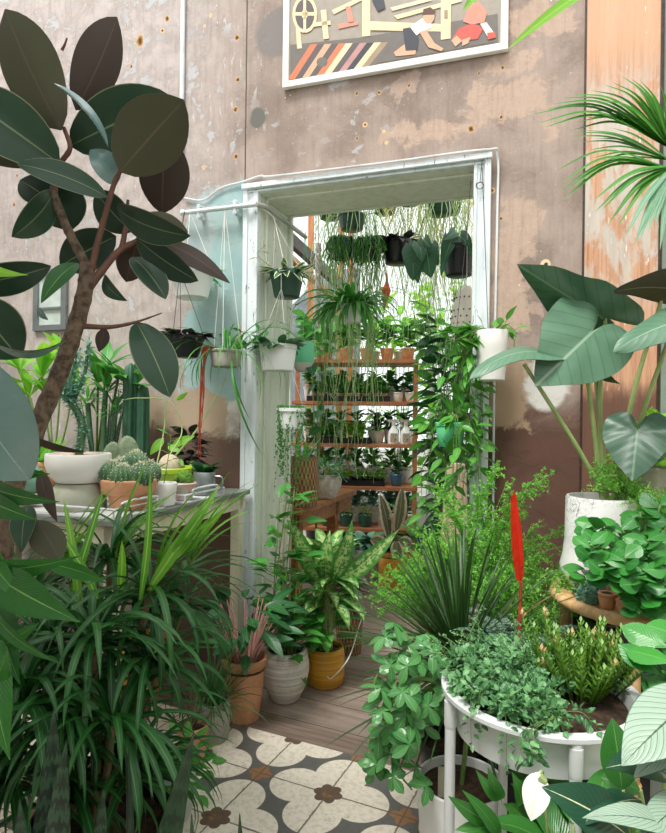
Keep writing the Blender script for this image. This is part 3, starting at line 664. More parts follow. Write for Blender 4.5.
# floor: boards everywhere, cement tiles up to an oblique line
TA = math.radians(25.1); TB = PZ(328, 793.5, 0); TS = .262
tu = V((math.cos(TA), -math.sin(TA), 0)); tv = V((math.sin(TA), math.cos(TA), 0))
def T(a, b, z=0): return TB + tu*a + tv*b + V((0, 0, z))
edge = (PZ(300, 741, 0) - TB).dot(tv)
TM = Matrix.Translation(TB) @ Matrix.Rotation(-TA, 4, 'Z')
m = MB(); m.box((-5, edge, -.06), (6, 7.5, 0)); o = m.build('floor', M['plank'], smooth=False); o.matrix_world = TM; tag(o, kind='structure')
m = MB(); m.box((-16, -16, -.2), (16, edge/TS, 0)); o = m.build('floor_tiles', M['tile'], smooth=False); o.matrix_world = TM @ Matrix.Scale(TS, 4); tag(o, kind='structure')
# unseen walls of the room the camera stands in, open above for daylight
m = MB(); m.box((-2.6, -1.75, 0), (-2.45, 3.72, 3.3)); struct(m, 'wall_left', M['room_white'], smooth=False)
m = MB(); m.box((2.1, -1.75, 0), (2.25, 2.0, 3.3)); struct(m, 'wall_right', M['room_white'], smooth=False)
m = MB(); m.box((-2.6, -1.9, 0), (2.25, -1.75, 2.2)); struct(m, 'wall_back', M['room_white'], smooth=False)
m = MB(); m.box((-2.6, -1.75, 3.3), (-.75, 1.1, 3.36)); struct(m, 'unseen_shade_panel', M['room_white'], smooth=False)  # unseen overhead slab added to shade the plants near the camera
# greenhouse room behind the doorway: far wall of timber framed glass over a white base
YB = 6.1
m = MB(); m.box((-2.5, YB, 0), (3.4, YB+.15, .4)); struct(m, 'wall_rear', M['room_white'], smooth=False)
m = MB(); m.box((3.0, 2.9, 0), (3.15, YB, 2.6)); struct(m, 'wall_rear_right', M['room_white'], smooth=False)
wn = bpy.data.objects.new('window_1', None); COL.objects.link(wn); wn.location = (0, YB, .4); tag(wn, kind='structure')
m = MB()
for x in (-.245, .06, .16): m.box((x-.03, YB, .4), (x+.03, YB+.1, 4.0))
m.build('window_frame', M['orange_wood'], wn, smooth=False)
m = MB()
for x in (-2.45, -1.6, -.75, 1.0, 1.9, 2.8): m.box((x-.03, YB, .4), (x+.03, YB+.1, 4.0))
for z in (.4, 3.5, 3.95): m.box((-2.5, YB+.01, z), (3.0, YB+.09, z+.06))
m.build('window_frame', M['white_metal'], wn, smooth=False)
m = MB(); m.box((-2.5, YB+.045, .4), (3.0, YB+.05, 4.0)); m.build('pane', M['glass'], wn, smooth=False)
# sloping timbers of the glass roof over the back room
for i, (a, b, w_, mt) in enumerate((((-.62, 4.2, 2.75), (.12, 6.0, 2.5), .10, 'dark_wood'), ((-.62, 4.15, 2.62), (.05, 5.9, 2.35), .045, 'orange_wood'))):
    m = MB(); m.bar(a, b, .05, w_, 0); o = m.build('beam_%d' % (i+1), M[mt], smooth=False); tag(o, kind='structure')
# grey gabled roof seen through the window
m = MB()
for s, z in ((0, 0), ):
    pts = [(-2.6, 8.2, .0), (.35, 8.2, .0), (.35, 8.2, 3.25), (-.1, 8.2, 3.25), (-1.2, 8.2, 2.1), (-2.6, 8.2, 2.1)]
    a = [V(p) for p in pts]; b = [p+V((0, 2, 0)) for p in a]; n = len(a)
    m.add(a+b, [tuple(range(n)), tuple(range(n, 2*n))[::-1]] + [(i, (i+1) % n, n+(i+1) % n, n+i) for i in range(n)])
tag(m.build('neighbouring_house', M['grey_roof'], smooth=False), 'grey clad gable of a house outside the timber window', 'house')
m = MB(); m.box((-14, 6.26, -.3), (16, 24, -.02)); struct(m, 'ground', plain('yard_ground', '#9a968c', .9), smooth=False)
# framed pane high on the wall at the far end
t = bpy.data.objects.new('window_2', None); COL.objects.link(t); t.matrix_world = WL; tag(t, kind='structure')
a0, z1 = WP(36, 271); a1, z0 = WP(68, 330)
wallmesh('window_frame', [(a0, a0+.03, -.02, 0, z0, z1), (a1-.035, a1, -.02, 0, z0, z1), (a0, a1, -.021, 0, z1-.035, z1), (a0, a1, -.021, 0, z0, z0+.03), (a0, a1, -.018, 0, z0+.115, z0+.128)], M['grey_metal'], t)
wallmesh('pane', [(a0+.01, a1-.01, -.006, -.001, z0, z1)], M['glass_white'], t)
# ---------------------------------------------------------------- poster
def poly(m, pts, lay, mi): m.add([W(*(lambda q: (q[0], -.021-.0004*lay, q[1]))(WP(280+x/2.896, y/2.896, -.021))) for x, y in pts], [tuple(range(len(pts)))], mi)
def discp(c, rx, ry, n=18): return [(c[0]+rx*math.cos(2*PI*i/n), c[1]+ry*math.sin(2*PI*i/n)) for i in range(n)]
pt = thing('framed_poster', 'white framed poster of weavers at a loom, hung above the doorway', 'poster', W(WP(284, 88)[0], -.01, WP(284, 88)[1]))
sa, za = WP(283, 89, -.02); sb, zb = WP(508, 50, -.02); zt = za + .62; sk = (zb-za)/(sb-sa)
def pw(s, t, z): return W(s, t, z + sk*(s-sa))
m = MB(); w_ = .03
for b in ((sa, sa+w_, za, zt), (sb-w_, sb, za, zt), (sa+w_, sb-w_, za, za+w_), (sa+w_, sb-w_, zt-w_, zt)): m.box((b[0], -.03, b[2]), (b[1], -.004, b[3]), 0, pw)
m.build('frame', plain('white_frame', '#f1eee6', .5, var=.03), pt, smooth=False, bevel=.003)
pc = ['#a0968a', '#ecd6ac', '#dd7a55', '#5d5555', '#e9d6b5', '#b98a86', '#d9a98a', '#5a3b2c', '#f2eee0', '#3a3c46', '#c9584c', '#6e6862', '#d88f7a', '#a08a70']
pm = [plain('print_ink_%d' % i, c, .6, var=.05, sc=30) for i, c in enumerate(pc)]
m = MB(); m.box((sa+w_*.8, -.019, za+w_*.8), (sb-w_*.8, -.004, zt-w_*.8), 0, pw)
poly(m, [(30, 130), (240, 108), (630, 40), (632, 120), (330, 175), (30, 225)], 1, 11)
cols = [2, 3, 6, 3, 2, 1, 3, 5, 9, 1, 13, 11]
for i, c in enumerate(cols):
    x0, x1 = 22+i*21, 88+i*20.5; poly(m, [(x0, 232-i*3.2), (x0+21, 229-i*3.2), (x1+20.5, 128-i*.6), (x1, 129-i*.6)], 2, c)
poly(m, discp((122, 180), 16, 14), 3, 11)
for c, rx, ry, mi, l in (((72, 42), 36, 54, 1, 3), ((72, 42), 28, 44, 3, 4), ((72, 42), 9, 14, 1, 5)): poly(m, discp(c, rx, ry), l, mi)
for p in ([(68, -8), (76, -8), (76, 94), (68, 94)], [(38, 36), (106, 36), (106, 46), (38, 46)]): poly(m, p, 5, 1)
for p in ([(46, 80), (58, 80), (64, 140), (50, 142)], [(118, 30), (134, 28), (142, 112), (126, 114)], [(96, 66), (146, 60), (148, 72), (98, 78)]): poly(m, p, 4, 1)
for p, c in (([(168, 70), (226, 60), (226, 72), (170, 84)], 12), ([(190, 20), (205, 18), (215, 66), (198, 68)], 12), ([(150, 30), (236, -10), (240, 0), (156, 42)], 1)): poly(m, p, 3, c)
poly(m, [(262, 62), (466, 70), (466, 92), (262, 88)], 4, 1); poly(m, [(238, -5), (262, -5), (262, 104), (238, 107)], 5, 1)
poly(m, [(330, 46), (520, -6), (528, 4), (340, 56)], 3, 1); poly(m, [(320, 22), (430, -6), (440, 2), (326, 32)], 3, 4)
poly(m, [(466, -5), (496, -5), (494, 112), (466, 116)], 5, 1); poly(m, [(476, 30), (486, 30), (486, 56), (476, 56)], 6, 13)
poly(m, [(266, 0), (300, -5), (306, 24), (284, 34)], 6, 9)
poly(m, [(330, 152), (362, 128), (396, 142), (392, 158), (336, 164)], 6, 6); poly(m, [(356, 84), (388, 78), (402, 112), (398, 146), (364, 148)], 7, 9)
poly(m, [(376, 78), (412, 54), (438, 66), (440, 82), (408, 94), (396, 104)], 8, 8); poly(m, [(404, 94), (424, 88), (448, 126), (474, 142), (468, 150), (430, 138)], 9, 6); poly(m, discp((431, 48), 17, 22), 9, 6); poly(m, [(412, 46), (416, 28), (436, 22), (452, 36), (446, 44), (426, 44)], 10, 7)
poly(m, [(500, 112), (516, 84), (560, 66), (590, 84), (572, 114), (520, 120)], 6, 10); poly(m, [(530, 64), (546, 22), (574, 2), (600, 36), (592, 66), (556, 72)], 7, 12); poly(m, [(496, 118), (512, 104), (528, 120), (508, 136)], 7, 6); poly(m, [(528, 116), (552, 108), (546, 126), (528, 134)], 7, 6); poly(m, [(580, 70), (598, 66), (620, 96), (604, 112)], 8, 8); poly(m, [(600, 96), (622, 94), (626, 110), (602, 116)], 9, 10)
m.build('print', pm, pt, smooth=False)
# ---------------------------------------------------------------- pipes and cables on the wall
s, z = WP(184, 60); m = MB(); m.tube([W(s, -.014, z0) for z0 in (WP(184, 192)[1], 3.74)], .012, 10); tag(m.build('conduit', M['pipe']), 'white vertical conduit running up the pale plaster above the rubber plant', 'pipe')
pp = thing('hanging_rail', 'white pipe rail along the teal wall into the doorway, holding hanging pots', 'rail', W(-.02, -.05, 2.25))
sA, zA = WP(183, 213, -.05); zR = zA
m = MB(); m.tube([W(sA, -.05, zR), W(.02, -.05, zR), W(.10, -.05, zR)], .0115, 12); m.ball(W(sA, -.05, zR), .017, n=10); m.build('rail_tube', M['pipe'], pp)
m = MB(); m.tube([W(.10, -.05, zR), W(OS0+.035, .0, zR), W(OS0+.05, .46, zR-.015)], .012, 12); m.build('rail_tube', plain('grey_pipe', '#b5b8b0', .4), pp)
for q in (-.215, -.015):
    m = MB(); m.tube([W(q, -.05, zR+.03), W(q, -.05, zR-.03)], .008, 8); m.tube([W(q, -.0, zR+.024), W(q, -.055, zR+.024)], .011, 10); m.tube([W(q, 0, zR-.026), W(q, -.055, zR-.026)], .011, 10); m.build('clamp', M['pipe'], pp)
m = MB(); m.tube(spline([W(*((lambda a: (a[0], -.012, a[1]))(WP(x, y)))) for x, y in ((186, 199), (204, 201), (222, 189), (243, 183), (262, 177))] + [W(.2, -.05, 2.372), W(.75, -.05, 2.366), W(1.15, -.048, 2.366), W(1.2, -.02, 2.343), W(1.202, -.012, 2.1), W(1.198, -.012, 1.5), W(1.2, -.012, .7)], 8), .005, 6)
tag(m.build('white_cable', M['pipe']), 'thin white cable running over the door head and down beside it', 'cable')
m = MB(); c = W(*((lambda a: (a[0], -.04, a[1]))(WP(481, 189))))
m.tube([c + U*.014*math.cos(2*PI*i/16) + V((0, 0, .014*math.sin(2*PI*i/16))) for i in range(17)], .0022, 6)
m.tube([c+V((0, 0, .014)), W(1.14, -.036, 2.33)], .0015, 5)
tag(m.build('ring_hook', M['wire']), 'small dark metal ring hooked high on the white door casing', 'hook')
def part(t, name): return [o for o in t.children if o.name.split('.')[0] == name][0]
# ================================================================ rubber plant close to the camera
R = random.Random(5)
rp = thing('rubber_plant', 'tall rubber plant with big dark glossy leaves on a brown trunk against the pale wall', 'plant', (-.80, 1.12, 0))
m = MB(); m.lathe(potprof(.13, .17, .3, .012), rp.location, 40); m.build('pot', M['black_plastic'], rp)
m = MB(); m.lathe([(.15, .24), (.15, .25), (.002, .26)], rp.location, 24); m.build('soil', M['soil'], rp)
def rough_r(r, n, a=.06): return [x*(1+R.uniform(-a, a)) for x in r]
m = MB()
tr = spline([rp.location+V((.02, 0, .25)), P(-6, 640, 1.14), P(5, 520, 1.18), P(36, 430, 1.2), P(60, 372, 1.2), P(76, 325, 1.2), P(85, 290, 1.2), P(88, 262, 1.2)], 7)
rad = [.020 - .0055*i/(len(tr)-1) + (.0016 if i % 4 == 0 else 0) for i in range(len(tr))]
m.tube(tr, rad, 14); m.build('trunk', M['bark'], rp)
brs = [([(88, 268, 1.2), (76, 246, 1.2), (65, 224, 1.2), (54, 198, 1.2), (54, 186, 1.2)], .0095, .0075, 'bark'), ([(54, 192, 1.2), (60, 165, 1.19), (70, 148, 1.18), (64, 128, 1.19)], .006, .004, 'twig'), ([(62, 50, 1.22), (65, 44, 1.22), (67, 38, 1.22)], .003, .0015, 'twig'),
       ([(90, 276, 1.2), (97, 245, 1.19), (106, 212, 1.18), (114, 184, 1.17), (122, 168, 1.16), (128, 160, 1.16)], .0065, .0035, 'twig'), ([(86, 292, 1.2), (104, 268, 1.21), (120, 250, 1.22), (138, 240, 1.22), (152, 226, 1.22)], .0085, .004, 'twig'),
       ([(122, 248, 1.22), (126, 225, 1.22), (128, 200, 1.22)], .006, .003, 'twig'), ([(80, 326, 1.2), (110, 327, 1.2), (136, 322, 1.2), (162, 313, 1.2)], .006, .001, 'twig')]
for pts, r0, r1, mt in brs:
    m = MB(); q = spline([P(*p) for p in pts], 6); m.tube(q, [(r0+(r1-r0)*i/(len(q)-1))*(1.12 if i % 5 == 0 else 1) for i in range(len(q))], 10); m.build('branch', M[mt], rp)
# (base px, base py, Y, tip px, tip py, Y, width px, turn, face material, bow)
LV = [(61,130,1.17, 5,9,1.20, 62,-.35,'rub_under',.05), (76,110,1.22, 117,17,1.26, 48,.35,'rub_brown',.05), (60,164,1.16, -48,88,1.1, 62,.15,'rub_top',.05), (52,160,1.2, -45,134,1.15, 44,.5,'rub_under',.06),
      (70,146,1.24, 172,97,1.26, 60,-.1,'rub_top',.05), (108,147,1.16, 54,83,1.10, 30,1.3,'rub_sheen',.10), (120,172,1.14, 184,100,1.12, 70,.15,'rub_under',-.04), (166,134,1.22, 162,214,1.26, 52,.25,'rub_brown',.04),
      (117,184,1.2, 90,150,1.16, 30,.5,'rub_sheen',.15), (107,197,1.15, 17,164,1.08, 30,.55,'rub_top',.10), (53,192,1.2, 12,237,1.14, 34,-.5,'rub_top',.12), (56,204,1.24, 20,180,1.26, 32,.2,'rub_top',.05),
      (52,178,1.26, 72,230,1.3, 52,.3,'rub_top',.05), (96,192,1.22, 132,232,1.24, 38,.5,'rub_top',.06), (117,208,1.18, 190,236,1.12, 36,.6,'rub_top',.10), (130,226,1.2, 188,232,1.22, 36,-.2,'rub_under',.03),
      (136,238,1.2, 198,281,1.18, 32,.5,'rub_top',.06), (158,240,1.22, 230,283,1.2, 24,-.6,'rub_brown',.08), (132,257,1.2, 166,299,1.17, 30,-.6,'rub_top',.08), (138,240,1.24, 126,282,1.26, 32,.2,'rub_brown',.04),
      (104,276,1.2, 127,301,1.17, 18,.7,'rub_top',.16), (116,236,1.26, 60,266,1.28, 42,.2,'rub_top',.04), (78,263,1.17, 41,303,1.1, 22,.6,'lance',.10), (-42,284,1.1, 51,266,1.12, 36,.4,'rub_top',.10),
      (-28,298,1.05, 20,358,1.08, 60,.3,'rub_top',.05), (-10,340,1.02, 66,340,1.06, 18,1.1,'rub_sheen',.22), (-52,352,.92, 30,480,.94, 96,.35,'rub_sheen',.10), (136,322,1.2, 170,397,1.18, 44,-.35,'rub_top',.07),
      (105,328,1.2, 99,352,1.2, 14,.2,'rub_brown',.05), (38,308,1.1, 48,320,1.1, 8,.8,'rub_sheen',.1), (20,432,1.14, 84,452,1.1, 12,.9,'rub_brown',.08), (40,470,1.16, 57,522,1.1, 16,.3,'rub_brown',.1), (36,520,1.15, 60,560,1.12, 34,-.3,'rub_under',.05), (28,505,1.15, 22,552,1.1, 26,.4,'rub_top',.1)]
for b0, b1, bY, t0, t1, tY, w, roll, mt, bow in LV:
    m = MB(); a, b = P(b0, b1, bY), P(t0, t1, tY); wm = w*(bY+tY)/2/F
    under = mt in ('rub_under', 'rub_brown')
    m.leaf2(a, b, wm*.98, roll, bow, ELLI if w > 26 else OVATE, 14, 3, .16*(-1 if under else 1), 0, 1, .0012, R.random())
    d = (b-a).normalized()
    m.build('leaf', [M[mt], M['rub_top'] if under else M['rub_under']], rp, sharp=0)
# ---------------------------------------------------------------- lance leaved ficus low at the corner
lf = thing('long_leaf_ficus', 'ficus with long pointed drooping green leaves below the rubber plant trunk', 'plant', (-.70, .78, 0))
m = MB(); m.lathe(potprof(.10, .13, .24, .01), lf.location, 32); m.build('pot', M['cement'], lf)
m = MB(); m.lathe([(.115, .19), (.115, .2), (.002, .205)], lf.location, 20); m.build('soil', M['soil'], lf)
m = MB(); st = spline([lf.location+V((0, 0, .2)), P(-60, 760, .92), P(-40, 640, .95), P(-22, 560, .96), P(-16, 480, 1.0)], 6); m.tube(st, [.011, .006], 8); m.build('stem', M['twig'], lf)
m = MB()
for b0, b1, bY, t0, t1, tY, w, roll, bow in [(-16,566,.95, 80,556,.9, 24,.5,.10), (-8,574,.93, 80,622,.86, 40,.25,.06), (40,562,.98, 108,584,.95, 18,.4,-.10), (-4,596,.95, 20,684,.9, 32,.3,.10), (-10,604,.9, 62,664,.84, 16,.8,.10),
        (-14,484,.98, 60,502,.92, 22,.4,.10), (-12,500,.96, 38,520,.92, 22,.2,.08), (-18,620,.92, 10,760,.86, 40,.2,.08), (-10,650,.93, 40,622,.9, 22,.3,.1), (-14,690,.9, 8,650,.86, 22,.4,.1), (-10,460,1.0, 50,474,.96, 26,.5,.12), (-20,540,.95, 28,604,.9, 26,.4,.1)]:
    m.leaf2(P(b0, b1, bY), P(t0, t1, tY), w*(bY+tY)/2/F, roll, bow, LANCE, 12, 2, .2, 0, rnd=R.random())
m.build('foliage', M['lance'], lf, sharp=0)
for b0, b1, t0, t1, w in ((-30, 262, 28, 275, 14), (-30, 366, 26, 382, 20), (-24, 700, 4, 722, 10)):
    m = MB(); m.leaf2(P(b0, b1, .98), P(t0, t1, .95), w*.96/F, .4, .1, LANCE, 10, 2, .2, 0, rnd=R.random())
    m.build('young_leaf', M['lightg'], lf, sharp=0)
# ---------------------------------------------------------------- big strap-leaved dracaena
dr = thing('dracaena', 'huge bushy dracaena with arching glossy strap leaves in front of the garden table', 'plant', PZ(105, 870, 0)*1.0)
dr.location = (-.56, 1.5, 0)
m = MB(); m.lathe(potprof(.13, .17, .26, .012), dr.location, 36); m.build('pot', M['black_plastic'], dr)
m = MB(); m.lathe([(.15, .21), (.15, .22), (.002, .23)], dr.location, 20); m.build('soil', M['soil'], dr)
crowns = [(150, 590, 1.55, 1), (92, 640, 1.42, 1), (150, 665, 1.48, .85), (50, 640, 1.5, 1), (112, 720, 1.36, 1), (186, 600, 1.8, .7), (110, 560, 1.75, 1), (60, 720, 1.4, .9), (25, 700, 1.35, .9), (160, 610, 1.7, 1), (70, 790, 1.45, .9), (135, 770, 1.5, .8), (10, 780, 1.4, .9), (100, 700, 1.65, 1), (30, 600, 1.7, .9)]
f = MB(); g = MB()
for i, (x, y, Yd, sc) in enumerate(crowns):
    c = P(x, y, Yd); q = spline([dr.location+V((R.uniform(-.05, .05), R.uniform(-.05, .05), .22)), dr.location.lerp(c, .5)+V((0, 0, .12)), c], 5)
    k = MB(); k.tube(q, .009, 7); k.build('cane', M['cane'], dr)
    tuft(f, c, 50 if x < 145 else 32, .33*sc, .019, R, (-.35, 1.2), (1.3, 2.4), 0, 9, .3, twist=.5, r0=.008)
for x, y, Yd, n in ((150, 580, 1.55, 9), (186, 565, 1.72, 8), (112, 560, 1.7, 6), (60, 560, 1.65, 6)):
    tuft(g, P(x, y, Yd), n, .30, .021, R, (.8, 1.4), (.3, .9), 0, 8, .35, az=(-.6, .9), twist=.3)
for b, t, w in (((152, 585, 1.5), (219, 487, 1.6), 13), ((150, 590, 1.52), (208, 505, 1.55), 10), ((140, 600, 1.5), (150, 470, 1.5), 8), ((178, 560, 1.7), (228, 506, 1.72), 10), ((172, 565, 1.68), (206, 520, 1.66), 9), ((120, 590, 1.5), (122, 540, 1.42), 9), ((98, 600, 1.5), (62, 535, 1.5), 9), ((80, 610, 1.5), (64, 500, 1.55), 9), ((70, 600, 1.5), (104, 488, 1.6), 8)):
    g.leaf2(P(*b), P(*t), w*1.5/F, R.uniform(-.4, .4), .07, STRAP, 9, 1, .3, 0, rnd=R.random())
f.build('foliage', M['strap'], dr, sharp=0); g.build('new_foliage', M['strap_new'], dr, sharp=0)
# ---------------------------------------------------------------- snake plants nearest the camera
sn = thing('snake_plant', 'snake plant with tall zigzag banded blades in the low corner under the dracaena', 'plant', (-.42, .98, 0))
m = MB(); m.lathe(potprof(.10, .125, .2, .01), sn.location, 32); m.build('pot', M['cement'], sn)
m = MB(); m.lathe([(.11, .16), (.11, .165), (.002, .17)], sn.location, 20); m.build('soil', M['soil'], sn)
for (bx, bo), (tx, ty, tY), w, mt, roll in (((-.06, 0), (54, 710, .98), .062, 'zebra', .15), ((-.01, -.02), (66, 742, .92), .058, 'zebra', -.3), ((-.04, .03), (104, 790, 1.0), .05, 'zebra', .5), ((.05, -.02), (127, 738, .95), .022, 'snake_dark', 1.0), ((.06, .0), (194, 732, .9), .055, 'snake_dark', .1), ((-.08, -.03), (20, 800, .9), .05, 'zebra', .2)):
    m = MB(); m.leaf2(sn.location+V((bx, bo, .16)), P(tx, ty, tY), w, roll, .05, BLADE, 16, 2, .3, 0, 0, .004, R.random()); m.build('leaf', M[mt], sn, sharp=0)
s2 = thing('snake_plant', 'short dark snake plant whose blade tips rise over the patterned tiles', 'plant', (-.165, .8, 0))
m = MB(); m.lathe(potprof(.07, .09, .16, .008), s2.location, 28); m.build('pot', M['black_plastic'], s2)
m = MB(); m.lathe([(.08, .125), (.08, .13), (.002, .135)], s2.location, 20); m.build('soil', M['soil'], s2)
for (bx, bo), (tx, ty, tY), w in (((-.03, 0), (192, 814, .82), .03), ((.04, .01), (240, 814, .82), .035), ((0, .02), (160, 826, .84), .03)):
    m = MB(); m.leaf2(s2.location+V((bx, bo, .125)), P(tx, ty, tY), w, .3, .04, BLADE, 12, 2, .3, 0, 0, .003, R.random()); m.build('leaf', M['snake_dark'], s2, sharp=0)
# ================================================================ pots on the floor by the wall and door
def floorpt(px, py_front, r):
    p = PZ(px, py_front, 0); d = V((p.x, p.y, 0)).normalized(); return p + d*r
# terracotta pot
c = floorpt(244, 726, .066)
t = potted('potted_aglaonema', 'tall terracotta pot of pink-stemmed green leaves at the edge of the tiles', 'plant', c, .062, .093, .255, M['terracotta'], prof=[(.058, 0), (.062, .004), (.064, .03), (.066, .034), (.066, .05), (.068, .054), (.084, .222), (.090, .226), (.0945, .232), (.0955, .248), (.093, .256), (.084, .256), (.081, .25), (.078, .21), (.002, .21)])
f = MB(); s = MB()
for i in range(58):
    a = R.uniform(0, 2*PI); b = c + V((math.cos(a)*.03, math.sin(a)*.03, .21)); l = R.uniform(.08, .27)
    e = b + V((math.cos(a)*R.uniform(.03, .13), math.sin(a)*R.uniform(.03, .13), l)); s.tube(spline([b, b.lerp(e, .5)+V((0, 0, .02)), e], 4), [.004, .0025], 5)
    d = V((math.cos(a), math.sin(a), R.uniform(-.3, .8))); f.leaf(e, d, V((0, -.35, .9))+rv(R, .4), R.uniform(.09, .15), R.uniform(.035, .05), OVATE, 7, 2, .3, .2, rnd=R.random())
s.build('stem', M['pink_stem'], t); f.build('foliage', M['deepg'], t, sharp=0)
# grey cement pot with grassy plant
c = floorpt(212, 747, .064)
t = potted('grass_pot', 'round pale grey cement pot with wiry grass beside the terracotta pot', 'plant', c, .062, .066, .15, M['cement'], prof=[(.056, 0), (.063, .006), (.066, .02), (.067, .145), (.065, .15), (.059, .15), (.058, .144), (.057, .125), (.002, .125)])
f = MB(); tuft(f, c+V((0, 0, .13)), 130, .24, .006, R, (.4, 1.5), (.6, 2.2), 0, 6, .2, r0=.03); f.build('foliage', M['strap'], t, sharp=0)
# tan pot and small ones half hidden by the dracaena
c = floorpt(192, 768, .05)
t = potted('potted_seedling', 'small tan clay pot with thin dry stems, against the grey cement pot', 'plant', c, .045, .056, .13, M['terracotta_pale'], .004)
f = MB(); tuft(f, c+V((0, 0, .11)), 24, .16, .006, R, (.6, 1.5), (.4, 1.6), 0, 6, .2); f.build('foliage', M['spiky_old'], t, sharp=0)
c = floorpt(196, 775, .03)+V((.045, -.06, 0))
c = floorpt(172, 830, .06)
t = potted('potted_fittonia', 'milky glass pot of small veined leaves standing on the tiles beneath the dracaena', 'plant', c, .055, .072, .16, M['glass_white'], prof=[(.04, 0), (.055, .006), (.072, .06), (.073, .11), (.066, .16), (.06, .16), (.062, .13), (.002, .13)])
f = MB()
for i in range(60):
    a = R.uniform(0, 2*PI); d = V((math.cos(a), math.sin(a), R.uniform(-.2, 1.2))).normalized(); f.leaf(c+V((0, 0, .13))+d*R.uniform(.03, .13), d, V((0, 0, 1))+rv(R, .5), .055, .036, OVATE, 4, 1, .2, .15, rnd=R.random())
f.build('foliage', M['midg'], t, sharp=0)
c = floorpt(133, 800, .05)
t = potted('potted_hypoestes', 'small raspberry red pot glimpsed under the dracaena leaves', 'plant', c, .045, .055, .12, M['reddish'], .004)
f = MB()
for i in range(36):
    a = R.uniform(0, 2*PI); d = V((math.cos(a), math.sin(a), R.uniform(.0, 1.2))).normalized(); f.leaf(c+V((0, 0, .10))+d*R.uniform(.02, .09), d, V((0, 0, 1))+rv(R, .5), .06, .035, OVATE, 4, 1, .2, .15, rnd=R.random())
f.build('foliage', M['pothos'], t, sharp=0)
m = MB(); m.ball(c+V((.0, -.03, .135)), .018, .012, .012, 12); o = m.build('flower', M['pinkfl'], t)
# white ribbed pot with a climbing pothos
c = floorpt(285, 707, .08)
t = potted('potted_pothos', 'white ribbed round pot with a pothos climbing a stake, against the door jamb', 'plant', c, .07, .105, .22, M['ribbed'], prof=[(.058, 0), (.064, .006), (.09, .06), (.104, .12), (.106, .155), (.098, .20), (.088, .222), (.08, .222), (.082, .20), (.085, .185), (.002, .185)], soilz=.19)
m = MB()
for dx in (-.012, .012): m.tube([c+V((dx, 0, .18)), c+V((dx*1.4, .0, .86))], .005, 6)
m.build('stake', M['post_wood'], t)
f = MB()
for i in range(13):
    a = i*.9; zt_ = R.uniform(.4, .95); path = [c+V((.03*math.cos(a), .03*math.sin(a), .19)), c+V((.06*math.cos(a+1), .05*math.sin(a+1), zt_*.5)), c+V((.04*math.cos(a+2), .04*math.sin(a+2), zt_))]
    leafy(f, path, 11, .095, .058, R, 0, 1, .0025, HEART, .5, 6, 2, .25, pet=.05, jit=.5)
leafy(f, [c+V((0, 0, .8)), P(290, 500, 2.66), P(297, 490, 2.66), P(282, 478, 2.62)], 5, .075, .045, R, 0, 1, .002, OVATE, .4, 5, 2, .2, pet=.02)
for i in range(16):
    a = R.uniform(0, 2*PI); d = V((math.cos(a), math.sin(a)*.8, R.uniform(-.1, .5))); q = c+V((0, 0, R.uniform(.22, .6)))+d*.09; f.tube([c+V((0, 0, q.z-.06)), q], .002, 4, 1); f.leaf(q, d, V((0, 0, 1))+rv(R, .4), .11, .06, OVATE, 6, 2, .3, .15, 0, rnd=R.random())
f.build('foliage', [M['pothos'], M['stem']], t, sharp=0)
# yellow pot with dieffenbachia
c = floorpt(325, 691, .082)
t = potted('potted_dieffenbachia', 'mustard yellow banded pot of speckled dieffenbachia leaves, next to the white ribbed pot', 'plant', c, .08, .088, .175, M['yellow_glaze'], prof=[(.076, 0), (.082, .005), (.09, .05), (.091, .12), (.087, .165), (.084, .175), (.076, .175), (.077, .15), (.002, .15)], soilz=.155)
f = MB(); s = MB()
for i in range(96):
    a = R.uniform(0, 2*PI); hgt = R.uniform(.02, .44)**1.0; b = c+V((R.uniform(-.03, .03), R.uniform(-.03, .03), .15)); e = c+V((math.cos(a)*.07*R.random(), math.sin(a)*.07*R.random(), .17+hgt))
    s.tube(spline([b, b.lerp(e, .6)+V((0, 0, .03)), e], 4), [.004, .002], 6)
    el = R.uniform(-.2, .9) if hgt < .34 else R.uniform(.5, 1.4)
    f.arch(e, a, el, R.uniform(.13, .20), R.uniform(.05, .07), R.uniform(.8, 1.7), OVATE, 9, 2, .2, 0 if hgt > .2 else 1, R.random(), R.uniform(-.3, .3))
for tx, ty, w in ((290, 518, 22), (352, 520, 24), (398, 530, 24), (330, 530, 20)):
    e = P(tx, ty, 2.7 if tx < 380 else 2.75); b = c+V((0, 0, .42)); f.leaf2(b.lerp(e, .15), e, .085, R.uniform(-.3, .5), .12, OVATE, 10, 2, .2, 0, rnd=R.random())
s.build('stem', M['pale_stem'], t); f.build('foliage', [M['dieff'], M['midg']], t, sharp=0)
m = MB(); m.tube(spline([c+V((.01, -.094, .07)), c+V((.03, -.10, .067)), P(345, 664, 2.72), P(352, 650, 2.78), P(358, 630, 2.86), P(362, 618, 2.95), P(366, 612, 3.0)], 8), .0028, 6)
tag(m.build('loose_rope', M['cord']), 'loose white rope end hanging in front of the yellow pot', 'cord')
